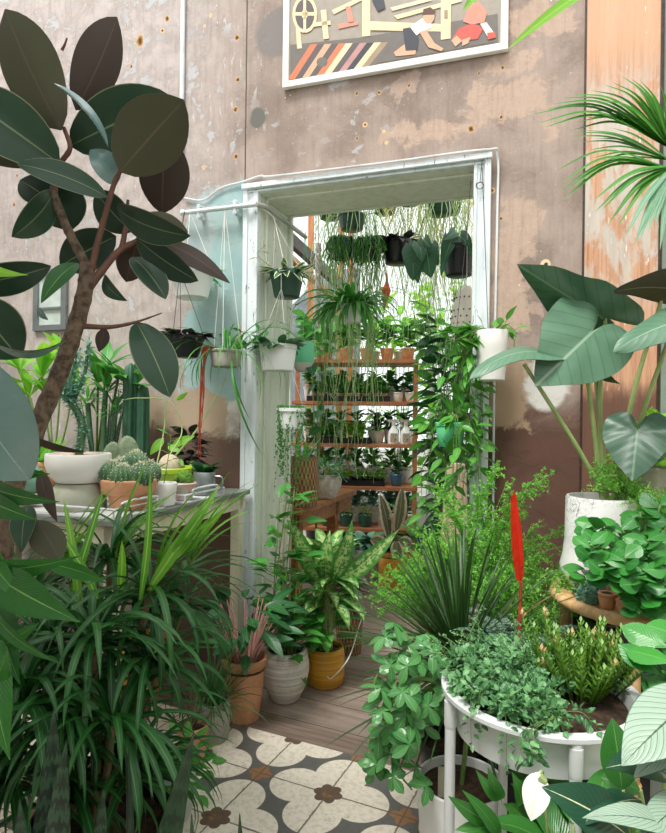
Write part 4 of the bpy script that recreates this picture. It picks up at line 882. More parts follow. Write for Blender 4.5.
# ================================================================ garden table at the wall
def table_fr(s, t, z): return W(s, t, z)
tb = thing('garden_table', 'zinc topped garden table with cream painted legs against the teal wall', 'table', W(-.6, -.5, 0))
TZ = .90
m = MB(); m.box((-1.35, -1.0, TZ-.022), (.085, -.045, TZ), 0, W); m.build('tabletop', M['zinc'], tb, smooth=False, bevel=.004)
m = MB()
for b in ((-1.33, .065, -.98, -.96), (-1.33, .065, -.08, -.06)): m.box((b[0], b[2], TZ-.085), (b[1], b[3], TZ-.023), 0, W)
for s_ in (-1.33, .045): m.box((s_, -.96, TZ-.085), (s_+.02, -.08, TZ-.023), 0, W)
m.build('apron', M['cream_paint'], tb, smooth=False)
for s_ in (-1.33, .02):
    for t_ in (-.98, -.12): m = MB(); m.box((s_, t_, 0), (s_+.045, t_+.045, TZ-.023), 0, W); m.build('leg', M['cream_paint'], tb, smooth=False, bevel=.003)
def onT(px, py, dz=0): return PZ(px, py, TZ+dz)
# wire trays
def wtray(name, label, s0, s1, t0, t1, z):
    t = thing(name, label, 'tray', W((s0+s1)/2, (t0+t1)/2, z), 'cream wire trays on the garden table')
    m = MB(); m.box((s0, t0, z+.001), (s1, t1, z+.006), 0, W); m.build('base', M['white_metal'], t, smooth=False)
    m = MB(); c = [(s0, t0), (s1, t0), (s1, t1), (s0, t1), (s0, t0)]
    m.tube([W(a, b, z+.034) for a, b in c], .0045, 8)
    for a, b in c[:4]: m.tube([W(a, b, z+.002), W(a, b, z+.034)], .0035, 6)
    for s_ in (s0, s1):
        tm = (t0+t1)/2; m.tube(spline([W(s_, tm-.09, z+.034), W(s_, tm-.085, z+.052), W(s_, tm+.085, z+.052), W(s_, tm+.09, z+.034)], 6), .0045, 8)
    m.build('rail', M['white_metal'], t); return t
wtray('wire_tray', 'cream wire tray holding the barrel cactus and the white bowl', -.33, .07, -.99, -.71, TZ)
wtray('wire_tray', 'cream wire tray under the metal mug, near the teal wall corner', -.035, .08, -.59, -.29, TZ)
TB1 = .008
# barrel cactus in terracotta
c = W(-.02, -.80, TZ+TB1)
t = potted('cactus_pot', 'terracotta pot crowded with spiny round barrel cacti on the garden table', 'plant', c, .062, .095, .105, M['terracotta'], prof=[(.06, 0), (.064, .004), (.072, .05), (.076, .052), (.0905, .056), (.096, .062), (.099, .104), (.096, .108), (.088, .108), (.086, .1), (.084, .09), (.002, .09)])
for i, (dx, dy, dz, r) in enumerate(((.012, .03, .15, .044), (-.052, -.02, .12, .040), (-.004, -.05, .112, .040), (.05, -.035, .116, .040), (-.04, .035, .13, .036), (.058, .03, .12, .038))):
    r *= 1.08; m = MB(); q = c+V((dx*1.1, dy*1.1, dz+.004)); m.ball(q, r, r, r*1.05, 56, 0, rib=14, ribd=.10)
    for k in range(14):
        a = 2*PI*k/14
        for j in range(9):
            th = .25+j*.22; b = q+V((r*1.07*math.sin(th)*math.cos(a), r*1.07*math.sin(th)*math.sin(a), r*1.08*math.cos(th)))
            for _ in range(3): e = b+((b-q).normalized()*.5+rv(R, .9)).normalized()*.010; sdv = (e-b).cross(rv(R)).normalized()*.0009; m.add([b-sdv, b+sdv, e], [(0, 1, 2)], 1)
    for _ in range(60): e = q+V((0, 0, r*1.05)); w = rv(R, .012); w.z = abs(w.z)*.5+.004; m.add([e+w*.3-V((.0007, 0, 0)), e+w*.3+V((.0007, 0, 0)), e+w*1.4], [(0, 1, 2)], 1)
    m.build('barrel_cactus', [M['cact'], M['spines']], t)
# stacked bowls with euphorbia
c = W(-.19, -.865, TZ+TB1)
t = thing('bowl', 'grey olive bowl upside down on the table beneath the white bowl', 'bowl', c)
m = MB(); m.lathe([(.098, 0), (.1, .003), (.096, .05), (.078, .085), (.07, .09), (.002, .09)], c, 40); m.build('bowl_body', M['olive_bowl'], t)
c2 = c+V((0, 0, .091))
t = potted('euphorbia_pot', 'wide white bowl with a thick stemmed spiny euphorbia on an upturned bowl', 'plant', c2, .07, .112, .105, M['white_pot'], prof=[(.06, 0), (.075, .004), (.1, .03), (.112, .065), (.113, .1), (.111, .106), (.103, .106), (.102, .095), (.002, .092)], soilm=M['terracotta_pale'], soilz=.094)
m = MB(); ep = spline([c2+V((.0, 0, .09)), P(82, 425, 2.2), P(72, 402, 2.2), P(70, 390, 2.2)], 6); m.tube(ep, [.015, .012], 12)
f = MB()
stems = [[P(72, 402, 2.2), P(64, 380, 2.18), P(62, 350, 2.18)], [P(72, 402, 2.2), P(84, 376, 2.2), P(88, 345, 2.2)], [P(70, 400, 2.2), P(74, 372, 2.25), P(76, 352, 2.25)], [P(70, 398, 2.2), P(60, 392, 2.15), P(52, 372, 2.15)]]
for q in stems:
    qq = spline(q, 5); m.tube(qq, [.009, .005], 8)
    for _ in range(190):
        p = qq[R.randrange(len(qq))]+rv(R, .012); f.leaf(p, rv(R)+V((0, 0, .4)), V((0, 0, 1))+rv(R), .024, .008, OVATE, 3, 1, .1, .1, rnd=R.random())
for _ in range(260):
    p = ep[R.randrange(len(ep))]; d = rv(R); d.z *= .3; d.normalize(); f.leaf(p+d*.012, d, V((0, 0, 1))+rv(R, .4), .02, .008, OVATE, 3, 1, .1, .1, rnd=R.random())
m.build('stem', M['cact'], t); f.build('foliage', M['blueg'], t, sharp=0)
# terracotta pot and blue green cactus at the table end
c = onT(42, 488); c = c + V((c.x, c.y, 0)).normalized()*.08
t = potted('potted_succulent', 'plain terracotta pot behind the rubber plant trunk at the table end', 'plant', c, .06, .085, .12, M['terracotta'], .006)
f = MB()
for i in range(60): leaf_d = rv(R)+V((0, 0, .8)); f.leaf(c+V((0, 0, .1))+rv(R, .03), leaf_d, V((0, 0, 1))+rv(R), .13, .03, LANCE, 5, 1, .3, rnd=R.random())
f.build('foliage', M['fern'], t, sharp=0)
c = W(-.43, -.86, TZ+.0005)
t = potted('round_cactus', 'pale blue green ribbed round cactus in a low pot beside the white bowl', 'plant', c, .04, .05, .05, M['terracotta_pale'], .003)
m = MB(); m.ball(c+V((0, 0, .095)), .055, .055, .062, 40, rib=10, ribd=.06); m.build('cactus_body', M['blueg'], t)
# lime pot with caudex plant
c = W(-.137, -.41, TZ)
t = potted('caudex_pot', 'lime green plastic pot with a round caudex and thin leafy vine', 'plant', c, .078, .116, .125, M['lime'], .004)
m = MB(); m.ball(c+V((.02, -.01, .125)), .048, .046, .056, 24); m.build('caudex', plain('woody_caudex', '#c8bfa4', .8, sc=30, bumpy=.4, c2='#a89a7c'), t)
m = MB(); m.tube(spline([c+V((-.02, 0, .10)), P(176, 455, 2.72), P(200, 425, 2.75), P(226, 378, 2.8)], 6), [.006, .003], 7); m.tube(spline([c+V((.02, 0, .18)), P(182, 430, 2.7), P(170, 402, 2.7), P(140, 398, 2.7), P(122, 400, 2.7)], 6), [.003, .0015], 6); m.tube(spline([c+V((-.04, -.02, .10)), P(164, 430, 2.65), P(166, 395, 2.65)], 5), .003, 6); m.build('vine', M['pale_stem'], t)
m = MB()
for a, b, w in (((172, 446), (195, 436), 9), ((164, 438), (150, 455), 9), ((168, 446), (180, 452), 8), ((176, 460), (184, 466), 7), ((190, 462), (198, 470), 7), ((176, 400), (188, 392), 5)): m.leaf2(P(*a, 2.7), P(*b, 2.68), w*2.7/F, R.uniform(-.4, .4), .08, OVATE, 6, 2, .15, 0, rnd=R.random())
m.build('foliage', M['lightg'], t, sharp=0)
# small white pot with shoots
c = W(.018, -.645, TZ+.0005)
t = potted('potted_shoot', 'small white cylinder pot with thin upright shoots before the lime pot', 'plant', c, .045, .052, .088, M['white_pot'])
f = MB(); leafy(f, [c+V((0, 0, .07)), c+V((.02, 0, .2)), c+V((.03, 0, .3))], 8, .05, .012, R, 0, 1, .002, LANCE); leafy(f, [c+V((-.02, 0, .07)), c+V((-.04, 0, .18))], 5, .04, .012, R, 0, 1, .002, LANCE); f.build('foliage', [M['pothos'], M['stem']], t, sharp=0)
# patterned pot with echeveria
c = W(.030, -.525, TZ+TB1)
t = potted('potted_echeveria', 'small pink patterned pot with a knobbly green succulent beside the mug', 'plant', c, .035, .052, .07, M['patterned'], .002)
f = MB()
for i in range(46):
    a = R.uniform(0, 2*PI); e = R.uniform(0, 1.5); d = V((math.cos(a)*math.cos(e), math.sin(a)*math.cos(e), math.sin(e))); f.ball(c+V((0, 0, .075))+d*.032, .011, .011, .013, 8, rnd=R.random())
f.build('foliage', M['sedum'], t)
# metal mug
c = W(.024, -.36, TZ+TB1)
t = potted('metal_mug', 'grey galvanised mug planted with small green cuttings on the tray', 'mug', c, .046, .047, .098, M['grey_metal'], n=32)
m = MB(); m.tube(spline([c+V((.044, -.01, .08)), c+V((.075, -.012, .078)), c+V((.082, -.012, .05)), c+V((.07, -.012, .025)), c+V((.044, -.01, .02))], 6), .004, 7); m.build('handle', M['grey_metal'], t)
f = MB()
for i in range(16): a = R.uniform(0, 2*PI); f.leaf(c+V((0, 0, .09)), V((math.cos(a), math.sin(a), R.uniform(.2, 1.4))), V((0, 0, 1))+rv(R, .5), R.uniform(.05, .1), .035, OVATE, 5, 1, .3, rnd=R.random())
f.build('foliage', M['deepg'], t, sharp=0)
# dark plant against the wall
c = onT(203, 486); c = W(-.17, -.17, TZ+TB1)
t = potted('potted_dark_plant', 'black pot of glossy dark leaves close to the peeling wall behind the mug', 'plant', c, .05, .06, .10, M['black_plastic'], .003)
f = MB()
for i in range(44): a = R.uniform(0, 2*PI); f.leaf(c+V((0, 0, .10+R.uniform(0, .16)))+V((math.cos(a), math.sin(a)*.6, 0))*.02, V((math.cos(a), math.sin(a)*.6, R.uniform(-.2, .8))), V((0, 0, 1))+rv(R, .5), R.uniform(.06, .12), .04, OVATE, 5, 1, .3, rnd=R.random())
f.build('foliage', M['burg'], t, sharp=0)
# opuntia, snake plant, columns and leafy plants at the back of the table
c = W(-.24, -.58, TZ); t = potted('opuntia_pot', 'white pot with paddle shaped prickly pear pads behind the barrel cacti', 'plant', c, .05, .062, .12, M['white_pot'])
for (dx, dz, rx, rz, rot) in ((-.028, .18, .036, .056, .15), (.035, .195, .040, .066, -.15), (.0, .14, .036, .05, 0)):
    m = MB(); m.ball((0, 0, 0), rx, .012, rz, 20); mt_ = Matrix.Rotation(rot, 3, 'Y') @ Matrix.Rotation(.4, 3, 'Z'); m.v = [mt_ @ v + c + V((dx, dx*.3, dz)) for v in m.v]
    b0 = len(m.v)
    for _ in range(90):
        p = m.v[R.randrange(b0)]; e = p+rv(R, .007)+V((0, -.004, 0)); m.add([p-V((.0005, 0, 0)), p+V((.0005, 0, 0)), e], [(0, 1, 2)], 1)
    m.build('pad', [M['opuntia'], M['spines']], t)
c = P(103, 499, 2.6); c.z = TZ; t = potted('cylinder_snake_plant', 'pot of slim upright cylindrical snake plant spears behind the euphorbia', 'plant', c, .06, .07, .1, M['white_pot'])
m = MB()
for i in range(11):
    a = R.uniform(0, 2*PI); b = c+V((math.cos(a)*.03, math.sin(a)*.03, .08)); e = b+V((math.cos(a)*.07, math.sin(a)*.05, R.uniform(.24, .42))); m.tube(spline([b, b.lerp(e, .6), e], 4), [.009, .007, .006, .005, .004, .003, .002, .0015, .0005][:9], 7, rnd=R.random())
m.build('foliage', M['zebra'], t)
c = W(-.42, -.26, TZ); t = potted('tall_cactus_pot', 'terracotta pot with two tall dark green column cacti near the wall', 'plant', c, .065, .085, .12, M['terracotta'], .006)
for dx, hh, r in ((-.02, .50, .031), (.04, .40, .026)):
    m = MB(); m.lathe([(r, 0), (r*1.05, .03), (r, .06), (r, hh*.85), (r*.75, hh*.96), (.004, hh)], c+V((dx, .01, .09)), 30, rib=5, ribd=.18); m.build('column', M['cact_dark'], t)
c = W(-.58, -.30, TZ); t = potted('potted_pachypodium', 'white pot with three green stems topped by rosettes of narrow leaves', 'plant', c, .06, .075, .13, M['white_pot'])
f = MB(); s = MB()
for dx, hh in ((-.05, .30), (.02, .36), (.06, .26)):
    e = c+V((dx*1.2, 0, .1+hh)); s.tube([c+V((dx*.6, 0, .1)), e], .012, 10); tuft(f, e, 26, .13, .02, R, (-.1, 1.3), (.2, .9), 0, 6, .2, twist=.2, prof=LANCE)
s.build('stem', M['cact'], t); f.build('foliage', M['midg'], t, sharp=0)
c = W(-.95, -.2, TZ); t = potted('fiddle_plant', 'pot of upright bright lime green leaves glowing behind the rubber plant trunk', 'plant', c, .07, .09, .14, M['cement'])
f = MB(); s = MB()
for x, y in ((42, 352), (62, 340), (50, 375), (30, 372), (72, 372), (20, 345)):
    e = P(x, y+25, 2.95); s.tube(spline([c+V((0, 0, .12)), c.lerp(e, .5), e], 4), .005, 6)
    for i in range(7): a = R.uniform(0, 2*PI); f.arch(e, a, R.uniform(.4, 1.4), R.uniform(.15, .22), .065, .7, OBOV, 7, 2, .15, 0, R.random())
s.build('stem', M['pale_stem'], t); f.build('foliage', M['lightg'], t, sharp=0)
c = W(-.72, -.16, TZ); t = potted('potted_plumeria', 'pot of broad green leaves on thin stems, between lime plant and black hanging pot', 'plant', c, .07, .09, .14, M['terracotta'])
f = MB(); s = MB()
for x, y in ((98, 375), (118, 372), (132, 380), (106, 360)):
    e = P(x, y+8, 2.9); s.tube(spline([c+V((0, 0, .12)), c.lerp(e, .5), e], 4), .006, 6)
    for i in range(8): a = R.uniform(0, 2*PI); f.arch(e, a, R.uniform(.2, 1.2), R.uniform(.15, .22), .055, .8, LANCE, 7, 2, .15, 0, R.random())
s.build('stem', M['stem'], t); f.build('foliage', M['midg'], t, sharp=0)
c = W(-1.12, -.45, TZ); t = potted('leafy_basket', 'grey pot of small fern-like green sprays at the far table end', 'plant', c, .07, .09, .12, M['cement'])
f = MB()
for i in range(26): frond(f, c+V((0, 0, .1)), R.uniform(0, 2*PI), R.uniform(.3, 1.4), R.uniform(.15, .32), R.uniform(.4, 1.4), R, 12, .06, 8, .012, .003)
f.build('foliage', [M['fern'], M['stem']], t, sharp=0)
# low things under the table
c = W(-.3, -.35, 0); t = potted('storage_pot', 'mustard pot standing in the shade under the garden table', 'pot', c, .1, .13, .24, M['yellow_pot'], .006)
# ================================================================ hanging on the rail by the wall
def hang(name, label, c, r0, r1, h, mat, apex, n=3, cordm='cord', lip=.004, group='hanging pots by the doorway', cr=.0014, hook=True, prof=None):
    t = potted(name, label, 'hanging plant', c, r0, r1, h, mat, lip, group, n=32, prof=prof)
    m = MB(); cords(m, apex, c, r1, c.z+h, n, cr)
    m.build('hanger', M[cordm], t); return t
RZ = zR
def hangC(px, py_rim, Y, h): p = P(px, py_rim, Y); return V((p.x, p.y, p.z-h))
c = hangC(192, 270, 2.86, .135); t = hang('hanging_pot', 'white plastic hanging pot half hidden by dark rubber leaves on the teal wall', c, .075, .108, .135, M['white_plastic'], W(sA+.04, -.05, RZ), 3)
f = MB()
for i in range(30): a = R.uniform(0, 2*PI); f.leaf(c+V((0, 0, .12))+V((math.cos(a), math.sin(a), 0))*.06, V((math.cos(a), math.sin(a), R.uniform(-.2, 1))), V((0, 0, 1))+rv(R, .4), .10, .03, LANCE, 5, 1, .4, rnd=R.random())
f.build('foliage', M['midg'], t, sharp=0)
c = hangC(186, 336, 2.72, .098); ap = P(180, 270, 2.72)
t = hang('hanging_pot', 'black plastic hanging pot of dusky succulents on dark wires above the table', c, .055, .084, .098, M['black_plastic'], ap, 3, 'wire')
m = MB(); m.tube(spline([ap, ap+V((.0, 0, .02)), ap+V((-.018, .0, .045)), ap+V((-.012, .02, .12)), V((W(sA+.01, -.05, RZ).x, W(sA+.01, -.05, RZ).y, RZ+.012))], 6), .003, 6); m.build('hook', M['wire'], part(t, 'hanger'))
f = MB()
for i in range(70): a = R.uniform(0, 2*PI); f.leaf(c+V((math.cos(a)*R.uniform(.02, .08), math.sin(a)*R.uniform(.02, .08), .098)), V((math.cos(a), math.sin(a), R.uniform(-.3, .9))), V((0, 0, 1))+rv(R, .5), R.uniform(.04, .07), .03, OVATE, 4, 1, .3, rnd=R.random())
f.build('foliage', M['burg'], t, sharp=0)
c = hangC(226, 350, 2.78, .08); ap = V((W(-.02, -.05, RZ).x, W(-.02, -.05, RZ).y, RZ-.03))
t = hang('hanging_basket', 'pale hanging pot spilling long grassy leaves and a dry red strand', c, .06, .075, .08, M['cement'], W(-.07, -.05, RZ), 3)
f = MB(); tuft(f, c+V((0, 0, .075)), 70, .36, .0085, R, (-.2, 1.0), (2.0, 2.6), 0, 12, .3, r0=.05)
for tx, ty in ((275, 320), (250, 420), (262, 455), (245, 330)): f.leaf2(c+V((.03, 0, .08)), P(tx, ty, 2.72), .012, .3, .25, STRAP, 12, 1, .3, 0, rnd=R.random())
f.build('foliage', M['pothos'], t, sharp=0)
f = MB()
for i in range(5): f.tube(spline([c+V((-.03-.004*i, -.02, .08)), P(207-i*1.2, 350, 2.72), P(204+R.uniform(-5, 3), 395, 2.72), P(200+R.uniform(-3, 3), 425+R.uniform(0, 35), 2.72)], 6), [.004, .002], 5)
f.build('dry_leaf', M['red_str'], t)
# ================================================================ hanging along the door jamb
R = random.Random(11)
jx = W(OS0+.03, .06, 0)
c = hangC(287, 272, 2.90, .125); apx = V((c.x-.02, c.y, 2.26))
t = hang('hanging_pot', 'dark green hanging pot of cream edged hoya, uppermost on the door jamb', c, .06, .084, .125, M['green_plastic'], P(275, 222, 2.93), 3)
m = MB(); a_ = P(275, 222, 2.93); m.tube(spline([a_, a_+V((-.015, 0, .03)), V((W(.10, -.05, RZ).x, W(.10, -.05, RZ).y, RZ))], 5), .003, 6); m.build('hook', M['cord'], part(t, 'hanger'))
f = MB()
for i in range(34): a = R.uniform(0, 2*PI); f.leaf(c+V((math.cos(a)*.05, math.sin(a)*.05, .12)), V((math.cos(a), math.sin(a), R.uniform(-.5, .8))), V((0, 0, 1))+rv(R, .4), R.uniform(.07, .11), .034, OVATE, 5, 1, .2, rnd=R.random())
leafy(f, [c+V((-.04, 0, .12)), P(258, 255, 2.88), P(266, 245, 2.88)], 4, .05, .02, R, 0, 1, .0015)
f.build('foliage', [M['hoya_var'], M['twig']], t, sharp=0)
c2_ = hangC(278, 345, 2.86, .125); t2 = hang('hanging_pot', 'white plastic hanging pot of hoya hung below the dark green pot', c2_, .074, .09, .125, M['white_plastic'], c+V((-.02, -.075, .03)), 4, cr=.0012)
m = MB(); q = c+V((-.02, -.086, .10)); m.tube([q, c+V((-.02, -.075, .03))], .003, 6); m.build('hook', M['cord'], part(t2, 'hanger'))
f = MB()
for i in range(46): a = R.uniform(0, 2*PI); f.leaf(c2_+V((math.cos(a)*.06, math.sin(a)*.06, .12)), V((math.cos(a), math.sin(a), R.uniform(-.4, .9))), V((0, 0, 1))+rv(R, .4), R.uniform(.06, .1), .04, OVATE, 5, 1, .25, rnd=R.random())
leafy(f, [c2_+V((-.05, 0, .12)), P(262, 334, 2.83), P(248, 332, 2.83), P(240, 338, 2.83)], 7, .06, .03, R, 0, 1, .0018)
leafy(f, [c2_+V((.05, 0, .12)), P(290, 320, 2.83), P(295, 305, 2.83)], 5, .06, .03, R, 0, 1, .0018)
f.build('foliage', [M['hoya_dk'], M['stem']], t2, sharp=0)
c3 = hangC(291, 408, 2.84, .10); t3 = hang('hanging_pot', 'small white pot of string of pearls trailing down the jamb', c3, .05, .066, .10, M['white_plastic'], P(290, 366, 2.85), 3, prof=[(.044, 0), (.05, .004), (.06, .08), (.067, .084), (.068, .1), (.06, .1), (.058, .085), (.002, .085)])
m = MB(); m.tube([P(290, 366, 2.85), c2_+V((.03, -.06, .0))], .0015, 5); m.build('hook', M['cord'], part(t3, 'hanger'))
f = MB(); strings(f, c3+V((0, 0, .10)), 34, .068, .36, R, 0, .0009, .008, 9, 18, .0042, .004)
for i in range(160): a = R.uniform(0, 2*PI); rr = R.uniform(0, .065); f.ball(c3+V((math.cos(a)*rr, math.sin(a)*rr, .095+R.uniform(0, .014))), .0055, n=6, rnd=R.random())
f.build('foliage', M['pothos'], t3)
c4 = hangC(304, 342, 3.12, .155); t4 = hang('hanging_pot', 'rounded pot dipped mint green over grey, just past the white hanging pot', c4, .04, .055, .155, M['twotone'], V((c4.x, c4.y, 2.2)), 3, prof=[(.02, 0), (.038, .004), (.05, .03), (.054, .07), (.054, .15), (.052, .155), (.046, .155), (.045, .13), (.002, .13)])
t4.children[0].data.materials[0] = twotone('mint_and_grey_dip', '#5fb98c', '#b3aca4', .058)
m = MB(); m.tube([V((c4.x, c4.y, 2.2)), V((W(OS0+.05, .25, RZ).x, W(OS0+.05, .25, RZ).y, RZ-.02))], .0014, 5); m.build('hook', M['cord'], part(t4, 'hanger'))
f = MB(); leafy(f, [c4+V((0, 0, .13)), c4+V((.03, 0, .06)) + V((.06, .02, -.16)), c4+V((.11, .02, -.30))], 8, .10, .06, R, 0, 1, .002); f.build('foliage', [M['deepg'], M['stem']], t4, sharp=0)
# ================================================================ right door casing pots
c5 = hangC(492, 331, 2.42, .20)
t = potted('wall_pot', 'white cylinder pot fixed to the door casing with hoya vines trailing down', 'plant', c5, .052, .066, .20, M['white_pot'])
m = MB(); m.tube([W(1.14, -.03, c5.z+.17), c5+V((0, .055, .17))], .006, 6); m.tube([W(1.14, -.03, 2.3), c5+V((0, .06, .2))], .0015, 5); m.build('bracket', M['wire'], t)
f = MB()
for e, n_ in (((518, 334), 8), ((508, 346), 6), ((470, 338), 8), ((445, 345), 9)): leafy(f, [c5+V((0, 0, .19)), P((492+e[0])/2, e[1]-10, 2.4), P(e[0], e[1], 2.42)], n_, .065, .03, R, 0, 1, .0022, LANCE)
for i in range(16):
    x = R.uniform(436, 486); y = R.uniform(380, 500); leafy(f, [c5+V((-.03, 0, .19)), P(R.uniform(455, 478), 332, 2.42), P(x+R.uniform(-8, 8), (y+330)/2, 2.45), P(x, y, 2.5)], 11, .08, .032, R, 0, 1, .002, LANCE, .6, bend=.25)
f.build('foliage', [M['hoya'], M['stem']], t, sharp=0)
c6 = hangC(450, 421, 2.47, .105); t = hang('hanging_pot', 'bright green plastic hanging pot of pale hoya inside the doorway', c6, .045, .06, .10, M['green_pot'], P(455, 345, 2.5), 3, 'wire')
m = MB(); m.tube([P(455, 345, 2.5), P(468, 220, 2.72), W(OS1-.03, .12, OZ-.002)], .0013, 5); m.build('hook', M['wire'], part(t, 'hanger'))
f = MB()
for i in range(14):
    a = R.uniform(0, 2*PI); e = c6+V((math.cos(a)*.12, math.sin(a)*.1, R.uniform(-.2, .12))); leafy(f, [c6+V((0, 0, .09)), c6+V((math.cos(a)*.07, math.sin(a)*.07, .13)), e, e+V((0, 0, -.12))], 8, .085, .038, R, 0, 1, .002, OVATE, .6)
f.build('foliage', [M['hoya'], M['stem']], t, sharp=0)
# pale tapered timber post just inside the doorway, ceramic lantern above
m = MB(); b = P(455, 540, 3.05); b = V((b.x, b.y, 0)); m.lathe([(.075, 0), (.072, .3), (.065, .7), (.05, .98), (.044, 1.02), (.002, 1.025)], b, 24, rib=9, ribd=.05)
tag(m.build('timber_post', M['post_wood']), 'bleached tapered timber post standing inside the doorway under the green pot', 'post')
t = thing('lantern', 'cream ceramic lantern pierced with small holes, behind the white door casing', 'lantern', P(466, 345, 3.1))
m = MB(); q = P(466, 345, 3.1); m.lathe([(.03, 0), (.07, .02), (.078, .1), (.07, .2), (.045, .27), (.02, .3), (.002, .302)], q, 32); m.build('shade', M['lens'], t)
m = MB()
for j in range(7):
    for i in range(16):
        a = 2*PI*(i+.5*(j % 2))/16; z_ = .04+j*.033; r_ = .0765 if .03 < z_ < .2 else .06; m.ball(q+V((r_*math.cos(a), r_*math.sin(a), z_)), .0045, n=6)
m.build('hole', M['wire'], t)
m = MB(); m.tube([q+V((0, 0, .3)), V((q.x, q.y, 2.6))], .002, 5); m.build('hanger', M['cord'], t)
# ================================================================ back room: work bench
bn = thing('work_bench', 'brown wooden work bench past the door jamb with a basket on it', 'table', P(300, 600, 3.5))
bz = 1.25 - (498-416)/F*3.75
e0 = PZ(357, 488, bz); e1 = PZ(352, 503, bz); 
bx1 = e1.x; by0 = 2.95
m = MB(); fr = lambda x, y, z: V((bx1-x*math.cos(.95)-y*math.sin(.95)*0, 0, z))
def BF(x, y, z): d1 = V((math.sin(.35), math.cos(.35), 0)); d2 = V((-math.cos(.35), math.sin(.35), 0)); q = PZ(357, 489, bz); return V((q.x, q.y, 0)) - d1*y + d2*x + V((0, 0, z))
m.box((0, 0, bz-.04), (.75, 1.0, bz), 0, BF); m.build('tabletop', M['bench_wood'], bn, smooth=False, bevel=.004)
m = MB(); m.box((.03, .03, bz-.13), (.72, .06, bz-.041), 0, BF); m.box((.03, .06, bz-.13), (.06, .96, bz-.041), 0, BF); m.build('apron', M['bench_wood'], bn, smooth=False)
for x, y in ((.03, .30), (.03, .9), (.66, .03), (.66, .9)): m = MB(); m.box((x, y, 0), (x+.06, y+.06, bz-.041), 0, BF); m.build('leg', M['bench_wood'], bn, smooth=False)
q = PZ(304, 517, bz); c = V((q.x, q.y, bz))
c = P(303, 500, 3.42); c.z = bz
t = thing('wicker_basket', 'tall woven brown basket on the work bench beside the jamb', 'basket', c)
m = MB(); m.lathe([(.075, 0), (.08, .004), (.088, .13), (.082, .27), (.078, .28), (.07, .28), (.07, .02), (.002, .015)], c, 32); m.build('basket_body', M['wicker'], t)
f = MB(); tuft(f, c+V((0, 0, .22)), 9, .2, .02, R, (1.0, 1.5), (.2, .8), 0, 7); f.build('foliage', M['midg'], t, sharp=0)
q = PZ(325, 498, bz); c = V((q.x, q.y, bz)); t = potted('potted_trailing_plant', 'grey bowl shaped pot of soft trailing green on the work bench', 'plant', c, .06, .10, .15, M['grey_ribbed'], prof=[(.05, 0), (.065, .005), (.1, .07), (.104, .12), (.09, .15), (.082, .15), (.084, .12), (.002, .12)])
f = MB()
for i in range(260): d = rv(R); d.z = abs(d.z)*.9-.2; d.normalize(); f.leaf(c+V((0, 0, .15))+d*R.uniform(.05, .13), d+rv(R, .5), V((0, 0, 1))+rv(R, .6), .04, .016, OVATE, 3, 1, .2, rnd=R.random())
f.build('foliage', M['creeper'], t, sharp=0)
# plants below the bench
q = PZ(349, 652, 0); t = thing('wicker_basket', 'tall narrow wicker basket with dark leaves behind the mustard pot', 'basket', q)
m = MB(); m.lathe([(.06, 0), (.065, .004), (.075, .24), (.07, .25), (.062, .25), (.06, .02), (.002, .015)], q, 32); m.build('basket_body', M['wicker'], t)
f = MB()
for i in range(36): a = R.uniform(0, 2*PI); f.leaf(q+V((0, 0, .25+R.uniform(0, .2))), V((math.cos(a), math.sin(a), R.uniform(-.2, 1))), V((0, 0, 1))+rv(R, .5), .13, .05, OVATE, 6, 1, .4, rnd=R.random())
f.build('foliage', M['burg'], t, sharp=0)
# ================================================================ shelf unit
YS = 5.0
su = thing('shelf_unit', 'copper brown open shelf unit full of small potted plants at the far wall', 'shelf', (.2, YS, 0))
def shelf_fr(x, y, z): return V((.25, YS, 0)) + V((math.cos(.12)*x+math.sin(.12)*y, -math.sin(.12)*x+math.cos(.12)*y, z))
SZ = [1.25-(p-416.5)/F*YS for p in (528, 486, 443.5, 401, 359)]
x0, x1 = -.62, .45
for z in SZ: m = MB(); m.box((x0, -.02, z-.028), (x1, .46, z), 0, shelf_fr); m.build('shelf_board', M['shelf_wood'], su, smooth=False)
for x in (x0-.03, -.42, x1-.04):
    for y in ((.0, .42) if x != -.42 else (.42,)): m = MB(); m.box((x, y+.001, 0), (x+.035, y+.035, SZ[-1]-.028), 0, shelf_fr); m.build('upright', M['shelf_wood'], su, smooth=False)
# prototypes for the small plants
def small(name, label, group, pr, mat, kind, lm, seed, h=.07):
    r = random.Random(seed); t = thing(name, label, 'plant', (0, 0, 0), group)
    m = MB(); m.lathe(potprof(pr*.72, pr, h, .003), (0, 0, 0), 20); m.build('pot', mat, t)
    f = MB(); z = V((0, 0, h*.9))
    if kind == 'tuft': tuft(f, z, 22, .13, .014, r, (.5, 1.5), (.3, 1.2), 0, 5)
    if kind == 'leafy':
        for i in range(34): a = r.uniform(0, 2*PI); f.leaf(z+V((0, 0, r.uniform(0, .1))), V((math.cos(a), math.sin(a), r.uniform(.0, 1.4))), V((0, 0, 1))+rv(r, .5), r.uniform(.05, .09), .035, OVATE, 4, 1, .3, rnd=r.random())
    if kind == 'mound':
        for i in range(120): d = rv(r); d.z = abs(d.z); d.normalize(); f.leaf(z+d*r.uniform(.02, .075), d, V((0, 0, 1))+rv(r, .6), .028, .014, OVATE, 3, 1, .2, rnd=r.random())
    if kind == 'tall':
        for i in range(46): a = r.uniform(0, 2*PI); f.leaf(z+V((0, 0, r.uniform(.03, .24))), V((math.cos(a), math.sin(a), r.uniform(-.1, 1.0))), V((0, 0, 1))+rv(r, .5), r.uniform(.09, .15), .05, OVATE, 5, 1, .35, rnd=r.random())
    if kind == 'cactus': f.ball(z+V((0, 0, .03)), pr*.7, pr*.7, .045, 20, rib=8, ribd=.08)
    f.build('foliage', M[lm], t, sharp=0); return t
